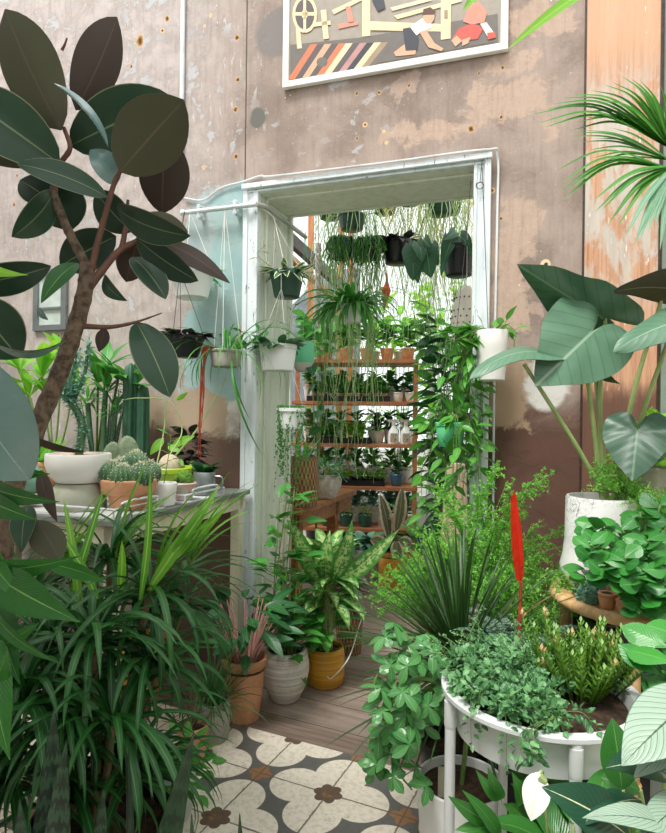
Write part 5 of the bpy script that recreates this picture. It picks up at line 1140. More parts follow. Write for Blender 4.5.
def row(proto, z, xs, y=.14, jit=.03, first=True, **kw):
    for i, x in enumerate(xs):
        loc = shelf_fr(x, y+R.uniform(-jit, jit), z+kw.get('dz', .0005))
        if first and i == 0: proto.location = loc
        else: o = clone(proto, loc); o.rotation_euler.z = R.uniform(0, 6)
def fr_(a, b, n): return [a+(b-a)*i/(n-1) for i in range(n)]
def tray(label, x0, x1, z, y0=.02, y1=.26):
    t = thing('seed_tray', label, 'tray', shelf_fr((x0+x1)/2, .14, z)); m = MB()
    m.box((x0, y0, z+.001), (x1, y1, z+.006), 0, shelf_fr)
    for b in ((x0, x1, y0, y0+.006), (x0, x1, y1-.006, y1), (x0, x0+.006, y0, y1), (x1-.006, x1, y0, y1)): m.box((b[0], b[2], z+.001), (b[1], b[3], z+.045), 0, shelf_fr)
    m.build('tray_body', M['black_plastic'], t, smooth=False)
    for i in range(5):
        x = x0+.03+(x1-x0-.06)*i/4; m = MB(); m.box((x, y0+.01, z+.02), (x+.01, y0+.012, z+.10), 0, shelf_fr); m.build('plant_tag', M['white_plastic'], t, smooth=False); return t
# second shelf down from the top: terracotta minis behind a tray edge
z = SZ[3]; tray('black seed tray of mini plants on the second shelf from the top', -.48, .22, z)
row(small('mini_plant', 'mini green plant in a terracotta pot in the seed tray on the second shelf', 'mini plants on the second shelf', .032, M['terracotta'], 'leafy', 'midg', 1, .06), z+.007, fr_(-.43, .17, 9), .09, .005)
row(small('mini_plant', 'mini succulent in a dark pot at the rear of the second shelf tray', 'mini succulents on the second shelf', .032, M['black_plastic'], 'tuft', 'blueg', 2, .06), z+.007, fr_(-.43, .17, 9), .2, .005)
row(small('potted_plant', 'pale pot of leafy green at the end of the second shelf', 'pale pots ending the second shelf', .05, M['white_pot'], 'leafy', 'deepg', 3, .08), z, [.28, .385], .12, .003)
# third shelf: two trays, pots and spray bottles
z = SZ[2]; tray('black seedling tray with white tags on the middle shelf near the jamb', -.48, -.2, z); tray('black seedling tray with white tags at the middle shelf centre', -.17, .06, z)
row(small('seedling', 'green seedling in a black plug pot in the middle shelf tray near the jamb', 'seedlings in the middle shelf tray near the jamb', .026, M['black_plastic'], 'leafy', 'midg', 4, .045), z+.007, fr_(-.43, -.25, 4), .09, .005)
row(small('seedling', 'green seedling in a black plug pot in the central middle shelf tray', 'seedlings in the central tray', .026, M['black_plastic'], 'leafy', 'lightg', 5, .045), z+.007, fr_(-.14, .03, 4)[:3], .09, .005)
row(small('potted_plant', 'round white glazed pot with a small cactus on the middle shelf', 'white pots beside the spray bottles', .052, M['white_pot'], 'leafy', 'deepg', 6, .10), z, [.12, .23], .19, .003)
def spray(label, x, c_):
    t = thing('spray_bottle', label, 'bottle', shelf_fr(x, .05, z), 'spray bottles on the middle shelf')
    q = shelf_fr(x, .05, z+.001); m = MB(); m.lathe([(.036, 0), (.04, .004), (.042, .06), (.034, .11), (.016, .14), (.014, .155), (.002, .156)], q, 24, sx=1.15); m.build('bottle_body', M['white_plastic'], t)
    m = MB(); m.lathe([(.017, .156), (.018, .18), (.012, .184), (.002, .185)], q, 16); m.bar(q+V((-.05, 0, .192)), q+V((.03, 0, .192)), .018, .022); m.bar(q+V((-.03, 0, .185)), q+V((-.042, 0, .145)), .008, .008); m.build('trigger', c_, t, smooth=False)
    m = MB(); m.box((q.x-.03, q.y-.0445, q.z+.02), (q.x+.03, q.y-.0425, q.z+.09)); m.build('label', plain('printed_label', '#c9b8a4', .6, sc=70, c2='#6a5a4a', var=.3), t, smooth=False); return t
spray('white trigger spray bottle at the corner of the middle shelf', .35, plain('red_trigger', '#e0d2cc', .4)); spray('white spray bottle second from the corner of the middle shelf', .25, plain('pale_trigger', '#e6e2de', .4))
# fourth shelf: leafy trays and blue pot
z = SZ[1]; tray('black tray of bushy green herbs on the fourth shelf', -.32, .18, z)
row(small('herb_pot', 'bushy bright green herb in the fourth shelf tray', 'herbs on the fourth shelf', .035, M['black_plastic'], 'mound', 'lightg', 7, .06), z+.007, fr_(-.28, .14, 6), .13, .005)
row(small('potted_plant', 'blue glazed pot with dark foliage on the fourth shelf', 'blue pot on the fourth shelf', .06, M['blue_pot'], 'leafy', 'deepg', 8, .10), z, [.28], .1, .01)
# lowest shelf: cream rosettes in teal pots
z = SZ[0]; row(small('cream_rosette', 'teal pot of cream green rosettes on the lowest shelf', 'teal pots on the lowest shelf', .06, M['teal_pot'], 'mound', 'cream_leaf', 9, .11), z, [-.30, -.14, .02], .08, .01)
row(small('potted_plant', 'white pot with dark leaves behind on the lowest shelf', 'white pots on the lowest shelf', .06, M['white_pot'], 'leafy', 'deepg', 10, .12), z, [.22, .36], .1, .01)
# top shelf: taller plants
z = SZ[4]; row(small('shelf_plant', 'tall leafy green plant in a brown pot on the top shelf', 'tall plants on the top shelf', .06, M['terracotta'], 'tall', 'midg', 12, .10), z, fr_(-.5, .36, 6), .10, .01)
row(small('shelf_plant', 'pale green leafy plant at the rear of the top shelf', 'pale plants on the top shelf', .06, M['white_pot'], 'tall', 'lightg', 13, .10), z, fr_(-.42, .3, 4), .33, .01)
# fuller leafy plants along the rear of the lower shelves
for z, nm, lm, sd, kind, lab in ((SZ[3], 'shelf_plant', 'midg', 31, 'leafy', 'leafy green plant along the rear edge of the second shelf'), (SZ[2], 'shelf_plant', 'creeper', 32, 'leafy', 'soft grey green plant along the rear edge of the middle shelf'), (SZ[1], 'shelf_plant', 'midg', 33, 'leafy', 'fresh leafy plant along the rear edge of the fourth shelf'), (SZ[0], 'shelf_plant', 'blueg', 34, 'leafy', 'silvery leafy plant at the rear of the lowest shelf')):
    o = small(nm, lab, lab.split(' plant ')[1]+' plants', .05, M['white_pot'], kind, lm, sd, .11); o.scale = (1.25, 1.25, 1.25)
    row(o, z, fr_(-.5, .36, 7), .345, .003)
# dense plants filling the gaps behind the shelves
def bushy(name, label, c, h, w, n, lm, L, seed, pot=None, pr=.1, kind='leaf', ratio=.5, group=None, prof=None, stemm='stem', lo=.15):
    r = random.Random(seed); t = thing(name, label, 'plant', c, group); c = V(c)
    m = MB(); m.lathe(potprof(pr*.75, pr, pr*1.6, .005), c, 28); m.build('pot', pot or M['black_plastic'], t)
    f = MB(); b = c+V((0, 0, pr*1.4))
    for i in range(n):
        a = r.uniform(0, 2*PI); rr = w*math.sqrt(r.random()); z = r.uniform(lo, 1)*h; e = b+V((math.cos(a)*rr, math.sin(a)*rr, z))
        if i % 5 == 0: f.tube(spline([b, b+V((math.cos(a)*rr*.3, math.sin(a)*rr*.3, z*.6)), e], 3), [.004, .002], 4, 1, cap=False)
        d = V((math.cos(a), math.sin(a), r.uniform(-.6, .8))); f.leaf(e, d, V((0, 0, 1))+rv(r, .5), L*r.uniform(.6, 1.1), L*ratio*r.uniform(.8, 1.1), prof or OVATE, 5, 1, .3, .2, rnd=r.random())
    f.build('foliage', [M[lm], M[stemm]], t, sharp=0); return t
bushy('leafy_shrub', 'wide leafy shrub in the gap behind the shelf unit near the jamb', (-.12, 5.8, 0), 1.6, .18, 110, 'midg', .12, 21, pr=.14)
bushy('leafy_shrub', 'tall loose shrub against the rear wall behind the spray bottles', (.62, 5.7, 0), 2.2, .24, 150, 'lightg', .14, 22, pr=.14)
bushy('leafy_shrub', 'dark leaved shrub low behind the teal pots', (.22, 5.7, 0), .8, .2, 130, 'deepg', .13, 23, pr=.13)
bushy('climbing_plant', 'dense dark climber rising behind the green hanging pot in the doorway', (.80, 3.85, 0), 1.7, .2, 280, 'deepg', .15, 24, pr=.13)
bushy('climbing_plant', 'broad leaved climber between shelf unit and timber post', (.92, 4.5, 0), 1.9, .22, 260, 'midg', .17, 25, pr=.15)
bushy('fiddle_leaf_fig', 'fiddle leaf fig with broad green leaves behind the mint dipped pot', (-.12, 4.62, 0), 1.88, .10, 46, 'midg', .13, 26, pr=.09, ratio=.75, prof=OBOV, lo=.86)
bushy('leafy_shrub', 'tall pale shrub by the rear window at the top of the doorway view', (1.0, 5.5, 0), 2.3, .3, 200, 'lightg', .15, 27, pr=.15)
# pots on the floor of the back room
q = PZ(367, 583, 0)+V((0, .11, 0)); t = potted('potted_hosta', 'fluted pale grey pot with silvery green foliage on the back room floor', 'plant', q, .09, .115, .24, M['grey_ribbed'], n=80, rib=20, ribd=.035)
f = MB()
for i in range(60): a = R.uniform(0, 2*PI); f.arch(q+V((0, 0, .22)), a, R.uniform(.2, 1.3), R.uniform(.14, .24), .07, 1.4, OVATE, 6, 1, .2, 0, R.random())
f.build('foliage', M['blueg'], t, sharp=0)
q = PZ(394, 590, 0)+V((0, .10, 0)); t = potted('variegated_rubber_plant', 'amber cylinder pot with a pink and cream edged rubber plant', 'plant', q, .105, .11, .22, M['yellow_pot'])
f = MB(); s = MB()
for i, (x, y) in enumerate(((380, 494), (402, 487), (370, 540), (412, 545), (400, 560), (384, 520), (408, 515))):
    e = P(x, y, q.y-.05); b = q+V((0, 0, .2+.05*i)) ; s.tube(spline([q+V((0, 0, .18)), q+V((.02, 0, .3)), b.lerp(e, .3)], 4), .006, 6); f.leaf2(b.lerp(e, .3), e, .10, R.uniform(-.5, .5), .08, ELLI, 8, 2, .15, 0, rnd=R.random())
s.build('stem', M['cane'], t); f.build('foliage', M['tineo'], t, sharp=0)
q = PZ(417, 583, 0)+V((.06, .06, 0)); t = potted('potted_palm', 'orange terracotta pot half hidden behind the amber pot', 'plant', q, .11, .14, .22, M['terracotta'], .008)
f = MB(); tuft(f, q+V((0, 0, .2)), 40, .5, .03, R, (.6, 1.4), (.6, 1.6), 0, 8); f.build('foliage', M['midg'], t, sharp=0)
# ================================================================ things hanging from the back room roof
RB = 3.05
# roof rail the back room pots hang from
m = MB(); m.tube([V((-.75, 3.75, RB)), V((2.3, 3.75, RB-.0))], .014, 8); m.tube([V((-.75, 4.3, RB)), V((2.3, 4.3, RB))], .014, 8)
for x in (-.75, 2.3): m.tube([V((x, 3.5, RB)), V((x, 4.9, RB))], .014, 8)
tag(m.build('roof_rail', M['pipe']), 'white rails high in the back room that the hanging pots are hooked on', 'rail')
def roofhang(name, label, px, py, Y, h, r, mat, group='hanging pots in the back room'):
    c = hangC(px, py, Y, h); ap = c+V((0, 0, h+.22)); t = hang(name, label, c, r*.75, r, h, mat, ap, 3, 'wire', group=group)
    m = MB(); m.tube([ap, V((ap.x, ap.y, RB))], .0014, 5); m.build('hook', M['wire'], part(t, 'hanger')); return t, c
t, c = roofhang('hanging_pot', 'ribbed black hanging pot in the middle of the doorway top', 397, 240, 3.75, .15, .095, M['black_plastic'])
f = MB()
for i in range(50): a = R.uniform(0, 2*PI); f.leaf(c+V((math.cos(a)*.07, math.sin(a)*.07, .14)), V((math.cos(a), math.sin(a), R.uniform(-.2, 1))), V((0, 0, 1))+rv(R, .5), .08, .04, OVATE, 4, 1, .4, rnd=R.random())
f.build('foliage', M['burg'], t, sharp=0)
t, c = roofhang('hanging_pot', 'smooth black hanging pot with heart leaves beside the right casing', 459, 247, 3.2, .155, .092, M['black_plastic'])
f = MB()
for b, e, w in (((452, 238), (444, 262), 14), ((460, 236), (470, 246), 16), ((448, 240), (441, 276), 13), ((455, 232), (444, 240), 12), ((466, 238), (474, 262), 10)): f.leaf2(P(*b, 3.15), P(*e, 3.08), w*3.1/F, R.uniform(-.15, .15), .06, HEART, 8, 2, .12, 0, rnd=R.random(), lobe=.3)
f.build('foliage', M['philo'], t, sharp=0)
t, c = roofhang('hanging_philodendron', 'hanging green pot with large velvety heart leaves between the two black pots', 425, 250, 3.6, .12, .08, M['green_plastic'])
f = MB()
for b, e, w in (((414, 250), (413, 281), 26), ((427, 250), (431, 278), 26), ((420, 244), (422, 262), 18), ((416, 246), (418, 284), 18), ((432, 246), (438, 266), 14), ((424, 240), (432, 248), 14)): f.leaf2(P(*b, 3.5), P(*e, 3.44), w*3.5/F, R.uniform(-.15, .15), .06, HEART, 8, 2, .12, 0, rnd=R.random(), lobe=.3)
f.build('foliage', M['philo'], t, sharp=0)
for px, lab in ((342, 'round mossy hanging ball of green rhipsalis nearest the macrame rope'), (369, 'mossy hanging ball of green rhipsalis beside the ribbed black pot')):
    t, c = roofhang('hanging_rhipsalis', lab, px, 240, 3.7, .12, .075, M['green_plastic'])
    f = MB(); strings(f, c+V((0, 0, .12)), 110, .08, .15, R, 0, .004, .014, 5, out=.012); strings(f, c+V((0, 0, .12)), 26, .06, .95, R, 1, .0026, .025, 10, out=.02)
    f.build('foliage', [M['midg'], M['string_g']], t)
t, c = roofhang('hanging_christmas_cactus', 'white pot of hanging flat leaved cactus in the middle of the doorway', 352, 305, 3.4, .10, .065, M['white_plastic'])
f = MB()
for i in range(130):
    a = R.uniform(0, 2*PI); f.arch(c+V((math.cos(a)*.045, math.sin(a)*.04, .10)), a, R.uniform(-.4, .9), R.uniform(.14, .34), .024, R.uniform(1.2, 2.3), LANCE, 8, 1, .2, 0, R.random(), .5)
f.build('foliage', M['pothos'], t, sharp=0)
# long trailing curtains of string plants
for i, (px, py, Y, n, rad, L, mt, lab) in enumerate(((352, 215, 3.9, 90, .22, 1.7, 'string_g', 'hanging pot of long pale strings falling behind the flat leaved cactus'), (385, 200, 4.3, 80, .22, 1.0, 'string_g', 'hanging pot of thin green strings by the red flower'), (440, 200, 3.95, 130, .22, 1.25, 'string_g', 'hanging pot of long green strings beneath the velvety heart leaves'),
        (450, 178, 4.3, 150, .28, .75, 'string_y', 'hanging pot of yellowish strings at the top corner of the doorway'), (330, 205, 4.3, 70, .14, .7, 'string_g', 'hanging pot of short strings close to the window timbers'), (410, 178, 4.12, 110, .3, .6, 'string_y', 'hanging pot of pale yellow strings above the ribbed black pot'))):
    c = hangC(px, py, Y, .1); c.z = min(c.z, RB-.35); n = int(n*.45); t = hang('hanging_string_plant', lab, c, .07, .09, .10, M['green_plastic'], c+V((0, 0, .26)), 3, 'wire', group='string plants in the back room')
    m = MB(); m.tube([c+V((0, 0, .26)), V((c.x, c.y, RB))], .0014, 5); m.build('hook', M['wire'], part(t, 'hanger'))
    f = MB(); strings(f, c+V((0, 0, .10)), n, rad*.75, L, R, 0, .0026, .024, 14, out=.03); f.build('foliage', M[mt], t)
# orange-red bract hanging, macrame rope
m = MB(); q0 = P(387, 272, 3.9); q1 = P(384, 310, 3.9); m.tube(spline([V((q0.x, q0.y, RB)), q0, q0.lerp(q1, .5)+V((.004, 0, 0)), q1], 6), [.001]*6+[.003, .01, .02, .026, .03, .031, .03, .026, .022, .017, .012, .007, .001][:13], 8)
tag(m.build('red_hanging_flower', M['orange_fl'], sharp=0), 'slim orange red hanging flower in the middle of the doorway', 'flower')
t = thing('macrame_hanger', 'white twisted macrame rope hanger near the rear window', 'hanger', P(318, 310, 3.9))
for k in range(4):
    m = MB(); b = P(318, 262, 3.9); pts = []
    for j in range(40): a = j*.5+k*PI/2; rr = .014; pts.append(V((b.x+rr*math.cos(a)+.0*j, b.y+rr*math.sin(a), b.z+.12-.014*j)))
    m.tube(pts, .007, 6); m.build('rope_strand', M['cord'], t)
m = MB(); b = P(318, 262, 3.9); m.tube([V((b.x, b.y, RB)), b+V((0, 0, .12))], .004, 6); m.tube([b+V((.0, 0, .1)), P(303, 300, 3.9)], .003, 5); m.build('rope_end', M['cord'], t)
# ================================================================ white round plant table
R = random.Random(23)
pc_ = V((.458, 1.32, 0)); PR = .211; PZT = .663
t = thing('plant_table', 'round white metal planter table filled with creeping plants', 'planter', pc_)
m = MB(); q = pc_
m.lathe([(.02, PZT-.10), (.168, PZT-.10), (.178, PZT-.094), (.187, PZT-.016), (PR-.004, PZT-.013), (PR, PZT-.009), (PR, PZT-.001), (PR-.004, PZT), (.187, PZT), (.182, PZT-.006), (.177, PZT-.05), (.002, PZT-.05)], q, 72); m.build('tray', M['white_metal'], t)
m = MB(); m.lathe([(.175, PZT-.05), (.178, PZT-.025), (.1, PZT-.015), (.002, PZT-.01)], q, 36); m.build('soil', M['soil'], t)
for an in (186, 186+90-6, 186+180, 186+270):
    a = math.radians(an); b = q+V((math.cos(a)*.199, math.sin(a)*.199, 0)); m = MB(); m.tube([b, b+V((0, 0, PZT-.012))], .0115, 14); m.lathe([(.0125, PZT-.075), (.0135, PZT-.07), (.0135, PZT-.02)], b, 14); m.build('leg', M['white_metal'], t)
# creeping fig and ivy-like mass: one plant in the tray
t = thing('creeping_plant', 'mass of small blue green creeper leaves filling the white plant table', 'plant', q+V((-.06, 0, PZT-.03)))
f = MB()
for i in range(370):
    a = R.uniform(0, 2*PI); rr = math.sqrt(R.random()); b = q+V((-.062+.098*rr*math.cos(a), .008+.132*rr*math.sin(a), PZT-.01))
    if b.x > q.x-.02 and b.y < q.y+.05 and i % 4: continue
    h2 = R.uniform(.015, .085)*(1-.45*rr*rr)*(1.25 if b.x < q.x-.05 and b.y > q.y-.03 else .8); e = b+V((R.uniform(-.035, .04), R.uniform(-.04, .03), h2))
    leafy(f, [b, b.lerp(e, .6)+V((0, 0, .015)), e], 9, .017, .0125, R, 0, 1, .0011, OVATE, .6, 3, 1, pair=True, pet=.006, start=.25, up=V((0, -.4, 1)))
for i in range(18):
    a = R.uniform(PI*.75, PI*1.6); b = q+V((-.03+.13*math.cos(a), .13*math.sin(a), PZT+.01)); e = q+V((.0+.195*math.cos(a), .19*math.sin(a), PZT+R.uniform(.0, .03))); path = [b, b.lerp(e, .6)+V((0, 0, .02)), e]
    if i % 7 == 0: path.append(e+V((0, -.01, -R.uniform(.04, .10))))
    leafy(f, path, 14, .018, .012, R, 0, 1, .001, OVATE, .6, 3, 1, pair=True, pet=.006)
for x in (524, 530, 534): leafy(f, [q+V((.0, -.15, PZT+.02)), P(x, 730, 1.11), P(x+R.uniform(-4, 4), 750, 1.09), P(x+3, 762, 1.09)], 8, .022, .016, R, 0, 1, .001, OVATE, .6, 3, 1, pair=True, pet=.006)
f.build('foliage', [M['creeper'], M['stem']], t, sharp=0)
t = thing('fern_moss', 'feathery pale green creeper at the far edge of the white plant table', 'plant', q+V((-.05, .1, PZT-.03)))
f = MB()
for i in range(36):
    b = q+V((R.uniform(-.14, .02), R.uniform(.02, .14), PZT)); frond(f, b, R.uniform(0, 2*PI), R.uniform(.6, 1.5), R.uniform(.07, .15), R.uniform(.3, 1.0), R, 12, .03, 8, .007, .002)
f.build('foliage', [M['creeper'], M['stem']], t, sharp=0)
for (cx, cy, lab, n, hgt) in ((.085, -.02, 'bushy sedum with pinkish tips in the white plant table, tallest of the cluster', 40, .17), (.045, .05, 'orange tipped sedum in the middle of the white plant table', 22, .15), (.15, .03, 'dark green sedum at the outer rim of the white plant table', 24, .13)):
    b = q+V((cx, cy, PZT-.02)); t = thing('sedum', lab, 'plant', b, 'sedums in the white plant table'); f = MB()
    for i in range(n):
        a = R.uniform(0, 2*PI); rr = R.uniform(0, .05); h2 = hgt*R.uniform(.45, 1.05); p0 = b+V((math.cos(a)*rr*.7, math.sin(a)*rr*.7, 0)); p1 = b+V((math.cos(a)*rr*1.9, math.sin(a)*rr*1.9-.01, h2))
        f.tube([p0, p1], .0022, 5, 0)
        for j in range(46):
            z = .2+.8*j/45; p = p0.lerp(p1, z); aa = j*2.4; d = V((math.cos(aa), math.sin(aa), .2+z*.9)); top = j > 40 and i % 5 == 0
            f.leaf(p, d, V((0, 0, 1)), (.024-.009*z), .007, OVATE, 2, 1, -.1, .1, 1 if top else 0, rnd=R.random())
    f.build('foliage', [M['sedum'], M['sedum_tip']], t, sharp=0)
# ================================================================ rattan stand
rc = V((.965, 1.87, 0)); RR = .255; RZT = .717
t = thing('rattan_stand', 'round bent rattan plant stand near the brown timber board', 'stand', rc)
m = MB(); m.tube([rc+V((RR*math.cos(2*PI*i/48), RR*math.sin(2*PI*i/48), RZT-.02)) for i in range(49)], .018, 12); m.build('rim', M['rattan'], t)
m = MB(); m.lathe([(.002, RZT-.028), (RR-.012, RZT-.028), (RR-.012, RZT-.012), (.002, RZT-.012)], rc, 48); m.build('top', M['rattan'], t)
for an in (238, 320, 60, 140):
    a = math.radians(an); b = rc+V((math.cos(a)*.245, math.sin(a)*.245, 0)); m = MB(); m.tube([b, b+V((-math.cos(a)*.01, -math.sin(a)*.01, RZT-.03))], [.018, .017], 12)
    for z in (.25, .66): m.tube([b+V((.019*math.cos(2*PI*i/12), .019*math.sin(2*PI*i/12), z)) for i in range(13)], .005, 6)
    m.build('leg', M['rattan'], t)
# black box added to give the deep shade beneath it
cr = thing('shade_box', 'made-up black box standing in for the deep shade beneath the rattan stand', 'shade_box', rc+V((-.07, .05, 0)))
m = MB(); x, y = rc.x-.07, rc.y+.05; m.box((x-.09, y-.12, 0), (x+.13, y+.10, .63)); m.build('shade_box_body', M['black_plastic'], cr, smooth=False, bevel=.01)
m = MB(); qd = V((x+.03, y-.1205, .57)); m.tube([qd, qd+V((0, -.003, 0))], .022, 20); m.build('disc', M['grey_metal'], cr)
m = MB(); m.box((x-.085, y-.115, .631), (x+.125, y+.095, .637)); m.build('lid', M['dark_wood'], cr, smooth=False)
def onS(px, py): return PZ(px, py, RZT-.012)
SZT = RZT-.0115
# marbled pot with alocasia
c = V((.87, 1.95, SZT))
t = potted('potted_alocasia', 'white marbled tall pot holding an alocasia with huge heart shaped leaves', 'plant', c, .1, .115, .30, M['marble'], n=56, prof=[(.085, 0), (.1, .006), (.124, .05), (.126, .075), (.117, .11), (.112, .16), (.11, .29), (.107, .298), (.099, .298), (.098, .28), (.098, .25), (.002, .25)], soilz=.255)
top = c+V((0, 0, .25))
AL = [((606,330,1.98), (517,266,1.9), 76, -.45, 'aloc_dark', .10, .30, (606,300,2.0)), ((594,326,1.92), (538,384,1.84), 104, -.1, 'aloc', .10, .42, (583,360,1.92)), ((542,352,1.9), (470,379,1.84), 46, 1.05, 'aloc', .12, .25, (528,362,1.9)),
      ((700,318,1.75), (614,352,1.8), 70, .85, 'aloc', .10, .3, (672,328,1.78)), ((690,292,1.8), (614,292,1.84), 62, -.9, 'aloc_under', -.08, .25, (676,296,1.85)), ((634,432,1.85), (632,480,1.78), 66, .05, 'aloc_dark', .10, .3, (640,428,1.86)), ((592,362,2.0), (620,384,2.02), 22, 1.0, 'aloc_dark', .14, .2, (596,362,2.0))]
PT = [((607,300,2.0), (600,400,1.98), (604,495,1.97)), ((584,350,1.91), (594,430,1.94), (602,495,1.96)), ((524,364,1.89), (574,442,1.93), (603,496,1.96)), ((672,330,1.78), (644,410,1.88), (618,496,1.95)), ((662,298,1.88), (632,400,1.92), (616,494,1.97)), ((640,430,1.85), (634,445,1.88), (614,496,1.95)), ((594,364,2.0), (600,420,1.99), (606,494,1.98))]
for (a, b, w, roll, mt, bow, lobe, at), (p0, p1, p2) in zip(AL, PT):
    m = MB(); m.tube(spline([P(*p0), P(*p1), P(*p2), top+V((R.uniform(-.03, .03), R.uniform(-.02, .02), 0))], 7), [.006, .0115], 10); m.build('petiole', M['pale_stem'], t)
    hk = {517: ((597, 314, 1.98), .52, -.45, 'aloc_dark'), 538: ((590, 334, 1.92), .92, -.05, 'aloc'), 632: ((637, 432, 1.85), .98, .05, 'aloc_dark')}.get(b[0])
    if hk:
        m = MB(); m.heart(P(*hk[0]), P(*b), hk[2], hk[1], rnd=R.random()); m.build('leaf', [M[hk[3]], M['aloc_under']], t, sharp=0); continue
    m = MB(); A, B = P(*a), P(*b); Yv = (a[2]+b[2])/2
    m.leaf2(A, B, w*Yv/F, roll, bow, HEART, 16, 4, -.12, 0, 1, .0015, R.random(), .05, lobe)
    m.build('leaf', [M[mt], M['aloc_under'] if mt != 'aloc_under' else M['aloc_dark']], t, sharp=0)
# peperomia
def gloss_bush(t, c, pts, n, L, w, seed, mt='pepero'):
    r = random.Random(seed); f = MB(); g = MB()
    for (x, y, Y) in pts:
        e = P(x, y, Y); q = spline([c, c.lerp(e, .5)+V((0, 0, .03)), e], 5); f.tube(q, [.004, .003], 6, 1)
        for i in range(n):
            a = i*2.4+r.uniform(-.3, .3); el = r.uniform(.0, .9); k = g if i == n-1 and mt == 'pepero' else f
            p = e-V((0, 0, .06*i/n)); d = V((math.cos(a)*math.cos(el), math.sin(a)*math.cos(el), math.sin(el)*.8)); k.leaf(p, d, V((-.15, -.6, .75))+rv(r, .35), L*r.uniform(.75, 1.1), w*r.uniform(.85, 1.1), OBOV, 7, 2, .15, -.12, 0, rnd=r.random())
    f.build('foliage', [M[mt.strip()], M['stem']], t, sharp=0)
    if g.v: g.build('new_foliage', M['pepero_lt'], t, sharp=0)
c = V((.90, 1.72, SZT)); t = potted('potted_peperomia', 'terracotta pot of round glossy peperomia leaves on the rattan stand', 'plant', c, .045, .06, .075, M['terracotta'], .004)
pts = [(672, 575, 1.6), (676, 548, 1.64), (674, 600, 1.58), (595, 522, 1.74), (640, 512, 1.74), (660, 505, 1.74), (585, 566, 1.66), (598, 540, 1.68), (616, 560, 1.62), (632, 545, 1.66), (648, 556, 1.62), (662, 540, 1.66), (640, 590, 1.6), (628, 575, 1.6), (655, 585, 1.6), (645, 525, 1.72), (665, 565, 1.62), (664, 592, 1.6), (622, 530, 1.72), (670, 520, 1.7)]
pts += [(590, 545, 1.66), (605, 562, 1.62), (648, 540, 1.62), (640, 598, 1.6), (650, 592, 1.6), (625, 558, 1.6), (664, 585, 1.58), (643, 570, 1.58)]
gloss_bush(t, c+V((0, 0, .07)), pts, 7, .064, .047, 3)
c = V((.80, 1.75, SZT)); t = potted('small_terracotta_pot', 'tiny terracotta pot peeking out below the glossy peperomia', 'pot', c, .02, .027, .045, M['terracotta'], .002)
c = V((.83, 1.70, SZT)); t = potted('small_terracotta_pot', 'second tiny terracotta pot, half under the peperomia at the rattan rim', 'pot', c, .02, .027, .04, M['terracotta'], .002)
# moss cushions and selaginella at the rim
def moss(name, label, c, rx, rz, n, lm, seed, L=.014):
    r = random.Random(seed); t = thing(name, label, 'plant', c); f = MB(); f.ball(c+V((0, 0, rz*.4)), rx*.8, rx*.8, rz*.6, 12)
    for i in range(n): d = rv(r); d.z = abs(d.z); d.normalize(); f.leaf(c+V((d.x*rx, d.y*rx, d.z*rz)), d+rv(r, .6), V((0, 0, 1))+rv(r, .6), L, L*.45, OVATE, 2, 1, .1, rnd=r.random())
    f.build('foliage', M[lm], t, sharp=0); return t
moss('moss_cushion', 'bluish green moss cushion on the rattan rim', V((.775, 1.80, SZT)), .035, .05, 420, 'blueg', 1)
moss('moss_cushion', 'bright lime moss tuft behind the bluish cushion on the rattan stand', V((.79, 1.965, SZT)), .035, .045, 380, 'fern', 2)
moss('moss_cushion', 'grey green moss mound against the marbled pot', V((.80, 1.87, SZT)), .045, .05, 420, 'creeper', 3)
# fern trailing from the rattan rim
c = onS(572, 583)+V((0, .0, 0)); c.z = SZT
t = thing('trailing_fern', 'bright asparagus fern hanging down over the rattan rim', 'plant', c); f = MB()
for i in range(16): frond(f, c+V((0, -.02, .02)), R.uniform(PI*.95, PI*1.75), R.uniform(.3, .9), R.uniform(.14, .26), R.uniform(2.2, 3.0), R, 18, .04, 9, .010, .0025)
f.build('foliage', [M['fern'], M['stem']], t, sharp=0)
# asparagus fern beside the marbled pot
c = V((1.08, 1.93, SZT)); t = potted('potted_asparagus_fern', 'white pot of airy asparagus fern behind the peperomia', 'plant', c, .05, .065, .12, M['white_pot'])
f = MB()
for x, y, Y in ((612, 490, 1.85), (620, 470, 1.9), (600, 500, 1.85), (640, 480, 1.85), (655, 470, 1.9), (664, 455, 1.92), (650, 500, 1.8), (625, 505, 1.8), (660, 490, 1.85), (605, 480, 1.9), (645, 455, 1.95), (665, 440, 1.95)):
    e = P(x, y, Y); d = e-(c+V((0, 0, .1)))
    for k in range(2): frond(f, c+V((0, 0, .1)), math.atan2(d.y, d.x)+R.uniform(-.3, .3), 1.2, d.length*1.15, R.uniform(.6, 1.3), R, 24, .065, 16, .011, .0018)
f.build('foliage', [M['fern'], M['stem']], t, sharp=0)
